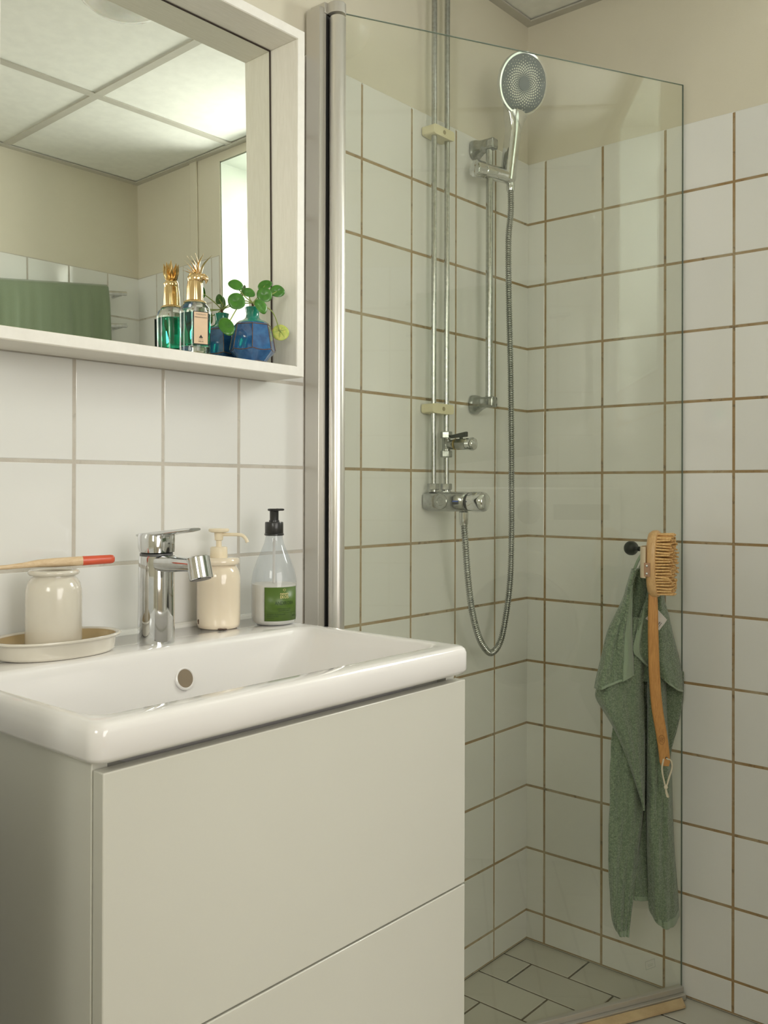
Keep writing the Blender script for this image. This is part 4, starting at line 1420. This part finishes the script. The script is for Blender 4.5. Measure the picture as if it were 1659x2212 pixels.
def sheet_geo(g, uvs, k, s0=0., s1=1., t0=0., t1=1., ns=26, nt=90, off=0.):
    base = len(g.v)
    for j in range(nt + 1):
        for i in range(ns + 1):
            p, uv = sheet_pt(k, s0 + (s1 - s0) * i / ns, t0 + (t1 - t0) * j / nt, off)
            g.v.append(p)
            uvs.append(uv)
    for j in range(nt):
        for i in range(ns):
            a = base + j * (ns + 1) + i
            g.f.append((a, a + 1, a + ns + 2, a + ns + 1))


towel = root('hand_towel', gp(.64, .17, .02), 'sage green waffle towel hanging from the knob of the glass screen', 'towel')


def cloth(name, mat, specs, parent, solid):
    g, uvs = G(), []
    for sp_ in specs:
        sheet_geo(g, uvs, **sp_)
    me_o = g.build(name, mat, parent, angle=180, solid=solid)
    me = me_o.data
    ul = me.uv_layers.new(name='UVMap')
    for lp_ in me.loops:
        ul.data[lp_.index].uv = uvs[lp_.vertex_index]
    return me_o


cloth('towel_cloth', MT['towel'], [dict(k='A'), dict(k='B'), dict(k='C'), dict(k='D'), dict(k='E'), dict(k='G'), dict(k='F')], towel, .0032)
cloth('hem', MT['towel_hem'], [dict(k='C', s0=.70, s1=1.0, t0=.12, t1=1., ns=6, off=.0022)], towel, .0012)
cloth('hem', MT['towel_hem'], [dict(k='C', s0=.0, s1=1.0, t0=.965, t1=1., ns=20, nt=4, off=.0024)], towel, .0012)
cloth('hem', MT['towel_hem'], [dict(k='E', s0=.0, s1=.13, t0=.1, t1=1., ns=6, off=.0022)], towel, .0012)
cloth('hem', MT['towel_hem'], [dict(k='E', s0=.0, s1=1., t0=.965, t1=1., ns=20, nt=4, off=.0022)], towel, .0012)
cloth('hem', MT['towel_hem'], [dict(k='F', t0=.945, t1=1., ns=20, nt=8, off=.0022)], towel, .0012)
cloth('hem', MT['towel_hem'], [dict(k='A', t0=.90, t1=1., ns=20, nt=10, off=.0022)], towel, .0012)
cloth('hem', MT['towel_hem'], [dict(k='B', s0=.0, s1=.07, t0=.42, t1=1., ns=4, off=.0020)], towel, .0012)
cloth('hem', MT['towel_hem'], [dict(k='G', t0=.96, t1=1., ns=20, nt=4, off=.0020)], towel, .0012)
lpg = G()
pts = catmull([gp(.629, .915, .024), gp(.636, .938, .030), gp(.652, .962, .034), gp(.664, .968, .032), gp(.668, .955, .026), gp(.655, .935, .022), gp(.645, .915, .020)], 6)
for i in range(len(pts) - 1):
    pass
rs = []
for i, p in enumerate(pts):
    t = (pts[min(i + 1, len(pts) - 1)] - pts[max(i - 1, 0)]).normalized()
    n = NN
    x = t.cross(n).normalized()
    rs.append([p - n * .004 - x * .0007, p + n * .004 - x * .0007, p + n * .004 + x * .0007, p - n * .004 + x * .0007])
G().rings(rs).build('hanging_loop', MT['towel_hem'], towel, angle=50)
tgq = [gp(0.6550, .840, .0625), gp(0.6870, .814, .0560), gp(0.6620, .7948, .0625), gp(0.6290, .8205, .0610)]
tq = G().add(tgq + [p - NN * .0008 for p in tgq], [(0, 1, 2, 3), (7, 6, 5, 4), (0, 4, 5, 1), (1, 5, 6, 2), (2, 6, 7, 3), (3, 7, 4, 0)])
tag_o = tq.build('care_tag', MT['tag'], towel, smooth=False, label='white care tag with small black print')
e1 = (tgq[1] - tgq[2]).normalized()
e2 = (tgq[0] - tgq[1]).normalized()
c_ = tgq[2] + e1 * .008 + e2 * .012
tt = G()
for (xa, xb, yy, hh) in ((-.0075, -.0045, .0, .0016), (-.0036, .0008, .0, .0016), (.0018, .0070, .0, .0016), (-.0085, -.0030, -.0046, .0011), (-.0022, .0030, -.0046, .0011), (.0038, .0080, -.0046, .0011)):
    tt.add([c_ + e1 * a + e2 * b_ + NN * .0012 for a, b_ in ((xa, yy), (xb, yy), (xb, yy + hh), (xa, yy + hh))], [(0, 1, 2, 3)])
sub(tt, tag_o, 'tag_print', MT['ink'], towel.matrix_world.translation, smooth=False, kind='stuff')

# ------------------------------------------------------------------ body brush hung by its strap on the same knob
brush = root('body_brush', gp(.66, .52, .05), 'long-handled wooden body brush hanging in front of the green towel', 'brush')
th = math.radians(56)
bd = (U * math.cos(th) + NN * math.sin(th)).normalized()      # bristle direction
ba = (-U * math.sin(th) + NN * math.cos(th)).normalized()     # width direction
UZ = V((0, 0, 1))
HC = gp(0.6405, .9315, .076)
plate_ = G()
plate_.ell_loft([(HC - bd * .0125, ba, UZ, .020, .052, 2.3), (HC - bd * .0105, ba, UZ, .0275, .0625, 2.3), (HC - bd * .004, ba, UZ, .0315, .0670, 2.3), (HC + bd * .004, ba, UZ, .0318, .0675, 2.3), (HC + bd * .0075, ba, UZ, .0300, .0655, 2.3), (HC + bd * .0085, ba, UZ, .0285, .0640, 2.3)], 48)
plate_.build('brush_head', MT['head_wood'], brush, angle=60)
br = G()
for i in range(21):
    vv = -.059 + .118 * i / 20
    halfw = .0265 * math.sqrt(max(0, 1 - (vv / .0645) ** 2))
    nc = 10
    for j in range(nc):
        aa = -halfw + 2 * halfw * j / (nc - 1)
        c = HC + bd * .0083 + ba * aa + UZ * (vv + random.uniform(-.0008, .0008))
        tip = c + bd * .0290 + V((random.uniform(-.0025, .0025), random.uniform(-.0025, .0025), random.uniform(-.0024, .0024)))
        br.tube([c, c.lerp(tip, .6), tip], [.0021, .0022, .0017], 6)
br.build('bristles', MT['bristle'], brush, kind='stuff', angle=60)
hpts = [gp(0.6365, .875, 0.0735), gp(0.6363, .845, 0.0745), gp(0.6366, .7857, 0.0750), gp(0.6403, .7101, 0.0740), gp(0.6486, .6434, 0.0720), gp(0.6615, .5853, 0.0705), gp(0.6680, .5480, 0.0700), gp(0.6703, .5230, 0.0700)]
hcv = catmull(hpts, 8)
vdir_b = V((.80, .40, 0)).normalized()
hsec = []
for i, p in enumerate(hcv):
    t = i / (len(hcv) - 1)
    xw = V((.43, -.90, 0))
    k = .0088 + .0016 * math.sin(PI * t) + .0016 * t
    if t > .97:
        k *= .82
    hsec.append((p, xw, vdir_b, k, .0072, 4.0))
G().ell_loft(hsec, 24).build('handle', MT['brush_wood'], brush, angle=40)
# hanging hole, burnt-in round mark
hole = gp(0.6680, .5395, .0780) + (-vdir_b) * .0005
fn = -vdir_b
G().lathe([(.0026, 0), (.0026, .0008)], hole, 14, fn).build('cord_hole', MT['dark'], brush)
lg_ = gp(0.6615, .5770, .0705) + fn * .0076
rgx = V((.43, -.90, 0))
mk = G()
rp = [lg_ + rgx * (.0058 * math.cos(2 * PI * k / 28)) + UZ * (.0095 * math.sin(2 * PI * k / 28)) for k in range(29)]
mk.tube(rp, .00028, 4)
mk.tube([lg_ + rgx * x + UZ * y for x, y in ((-.003, -.004), (-.0032, .002), (-.0005, .005), (.0005, .0), (-.0022, -.002), (.003, -.005))], .00028, 4)
mk.tube([lg_ + rgx * x + UZ * y for x, y in ((.0008, .004), (.003, .004), (.0008, -.001), (.0034, -.001))], .00028, 4)
mk.build('burnt_mark', simple('burnt_mark', (.16, .07, .03), .7), brush)
# cotton strap bowed behind the head, riveted leather patch
sp0 = HC + UZ * .030 - ba * -.0315 * 0
spt = []
for k in range(17):
    a = -PI / 2 + PI * k / 16
    spt.append(HC - bd * (.010 + .0165 * math.cos(a)) + UZ * (.004 + .0) + ba * .031 * math.sin(a))
rs = []
for i, p in enumerate(spt):
    t = (spt[min(i + 1, 16)] - spt[max(i - 1, 0)]).normalized()
    n = t.cross(UZ).normalized()
    rs.append([p - UZ * .031 - n * .0012, p + UZ * .031 - n * .0012, p + UZ * .031 + n * .0012, p - UZ * .031 + n * .0012])
G().rings(rs).build('strap', MT['strap'], brush, angle=50)
pn2 = -ba if (-ba).dot(V((-.9, -.43, 0))) > 0 else ba
pc2 = HC - bd * .006 + pn2 * .0325 - UZ * .010


def pq(x, y, o=0.):
    return pc2 + bd * x + UZ * y + pn2 * o


lq = G().add([pq(-.006, -.0135), pq(.006, -.0135), pq(.006, .0135), pq(-.006, .0135), pq(-.006, -.0135, .0018), pq(.006, -.0135, .0018), pq(.006, .0135, .0018), pq(-.006, .0135, .0018)],
             [(0, 3, 2, 1), (4, 5, 6, 7), (0, 1, 5, 4), (1, 2, 6, 5), (2, 3, 7, 6), (3, 0, 4, 7)])
lpo = lq.build('leather_patch', MT['leather'], brush, smooth=False)
for yy in (-.0075, .0075):
    sub(G().ball(pq(0, yy, .0022), .0028, seg=14), lpo, 'rivet', MT['chrome'], brush.matrix_world.translation)
# cord
cpt = [hole + fn * .002, gp(0.6795, .532, 0.0780), gp(0.6827, .5169, 0.0760), gp(0.6775, .498, 0.0740), gp(0.6700, .4815, 0.0740), gp(0.6635, .498, 0.0740), gp(0.6590, .5195, 0.0750), gp(0.6635, .536, 0.0740), gp(0.6685, .540, 0.0680)]
G().tube(catmull(cpt, 6), .0017, 8).build('hanging_cord', MT['cord'], brush)
G().ball(gp(0.6695, .4800, .074), .0042, .0042, .0045, 14).build('cord_knot', MT['cord'], brush)
ce = G().tube([gp(0.6695, .478, .074), gp(0.6720, .468, .074), gp(0.6755, .4590, .074)], [.0017, .0019, .0023], 8)
ce.tube([gp(0.6693, .478, .074), gp(0.6697, .468, .075), gp(0.6730, .4600, .075)], [.0017, .0019, .0022], 8)
ce.build('cord_end', MT['cord'], brush)

# ------------------------------------------------------------------ towel rail with bath towel on the opposite wall (seen in the mirror)
tw = root('towel_rail', (-.36, YC + .04, 1.68), 'double chrome towel rail on the wall opposite the basin, seen in the mirror', 'towel rail')
for i, (zz, yy) in enumerate(((1.790, YC + .055), (1.680, YC + .055))):
    G().tube([(-.655, yy, zz - .066), (-.09, yy, zz)], .0075, 18).build('rail_bar', MT['chrome'], tw)
    for xx in (-.64, -.11):
        G().tube([(xx, yy, zz - .11 * (-.055 - xx)), (xx, YC + .008, zz - .11 * (-.055 - xx))], .006, 14).build('rail_post', MT['chrome'], tw)
bt = G()
rs = []
nx = 60
pr2 = [(.045, 1.35), (.044, 1.55), (.0425, 1.745), (.046, 1.797), (.055, 1.806), (.064, 1.797), (.069, 1.745), (.072, 1.55), (.074, 1.20)]
for (dy, zz) in pr2:
    rs.append([V((-.62 + .455 * i / nx, YC + dy + (.007 * math.sin(i * .55) + .004 * math.sin(i * 1.3)) * min(1, max(0, (1.80 - zz) * 6)), zz - .11 * .455 * (1 - i / nx))) for i in range(nx + 1)])
bt.rings(rs, False, False, closed=False)
bt.build('bath_towel', MT['towel_far'], None, at=(-.42, YC + .06, 1.2), solid=.005, angle=180)
o = bpy.data.objects['bath_towel']
o['label'] = 'green bath towel draped over the chrome rail, seen in the mirror'
o['category'] = 'towel'

# ------------------------------------------------------------------ ceiling lamp
lm = root('ceiling_lamp', (-.795, -.545, ZC), 'round opal glass dome lamp on the ceiling, seen in the mirror', 'lamp')
G().lathe([(.10, 0), (.10, -.018), (.094, -.02)], (-.795, -.545, ZC), 56).build('lamp_base', MT['white_gloss'], lm)
G().lathe([(.096, -.016), (.104, -.025), (.104, -.040), (.094, -.064), (.070, -.084), (.036, -.094), (.0, -.096)], (-.795, -.545, ZC), 56).build('lamp_dome', MT['lamp_glass'], lm, angle=80)

# ------------------------------------------------------------------ washing machine under the window (seen only as a reflection in the glass)
wm = root('washing_machine', (-.305, -1.36, .0), 'white front-loading washing machine under the window, reflected in the shower glass', 'washing machine')
WX0, WX1, WYF, WYB, WZ = -.605, -.012, -1.085, -1.635, .235
G().box((WX0, WYB, WZ), (WX1, WYF, 1.085)).build('body', MT['white_gloss'], wm, bevel=.006)
G().box((WX0 + .01, WYB + .02, .003), (WX1 - .01, WYF - .01, WZ)).build('plinth', MT['white_gloss'], wm, bevel=.004)
wc = V((-.30, WYF, .68))
G().lathe([(.225, 0), (.228, .012), (.205, .030), (.165, .034), (.160, .020)], wc, 64, (0, 1, 0), cap1=False).build('door_ring', MT['alu'], wm)
G().lathe([(.162, .008), (.150, .030), (.10, .036), (0, .038)], wc, 64, (0, 1, 0)).build('door_glass', MT['grey_dark'], wm)
G().lathe([(.036, 0), (.036, .016), (.033, .022), (0, .023)], (-.275, WYF, 1.015), 36, (0, 1, 0)).build('programme_knob', MT['grey_dark'], wm)
G().box((-.205, WYF, .992), (-.045, WYF + .003, 1.037)).build('display', MT['grey_dark'], wm, bevel=.001)
G().box((-.595, WYF, .97), (-.42, WYF + .004, 1.065)).build('detergent_drawer', MT['white_gloss'], wm, bevel=.002)

clean_props()
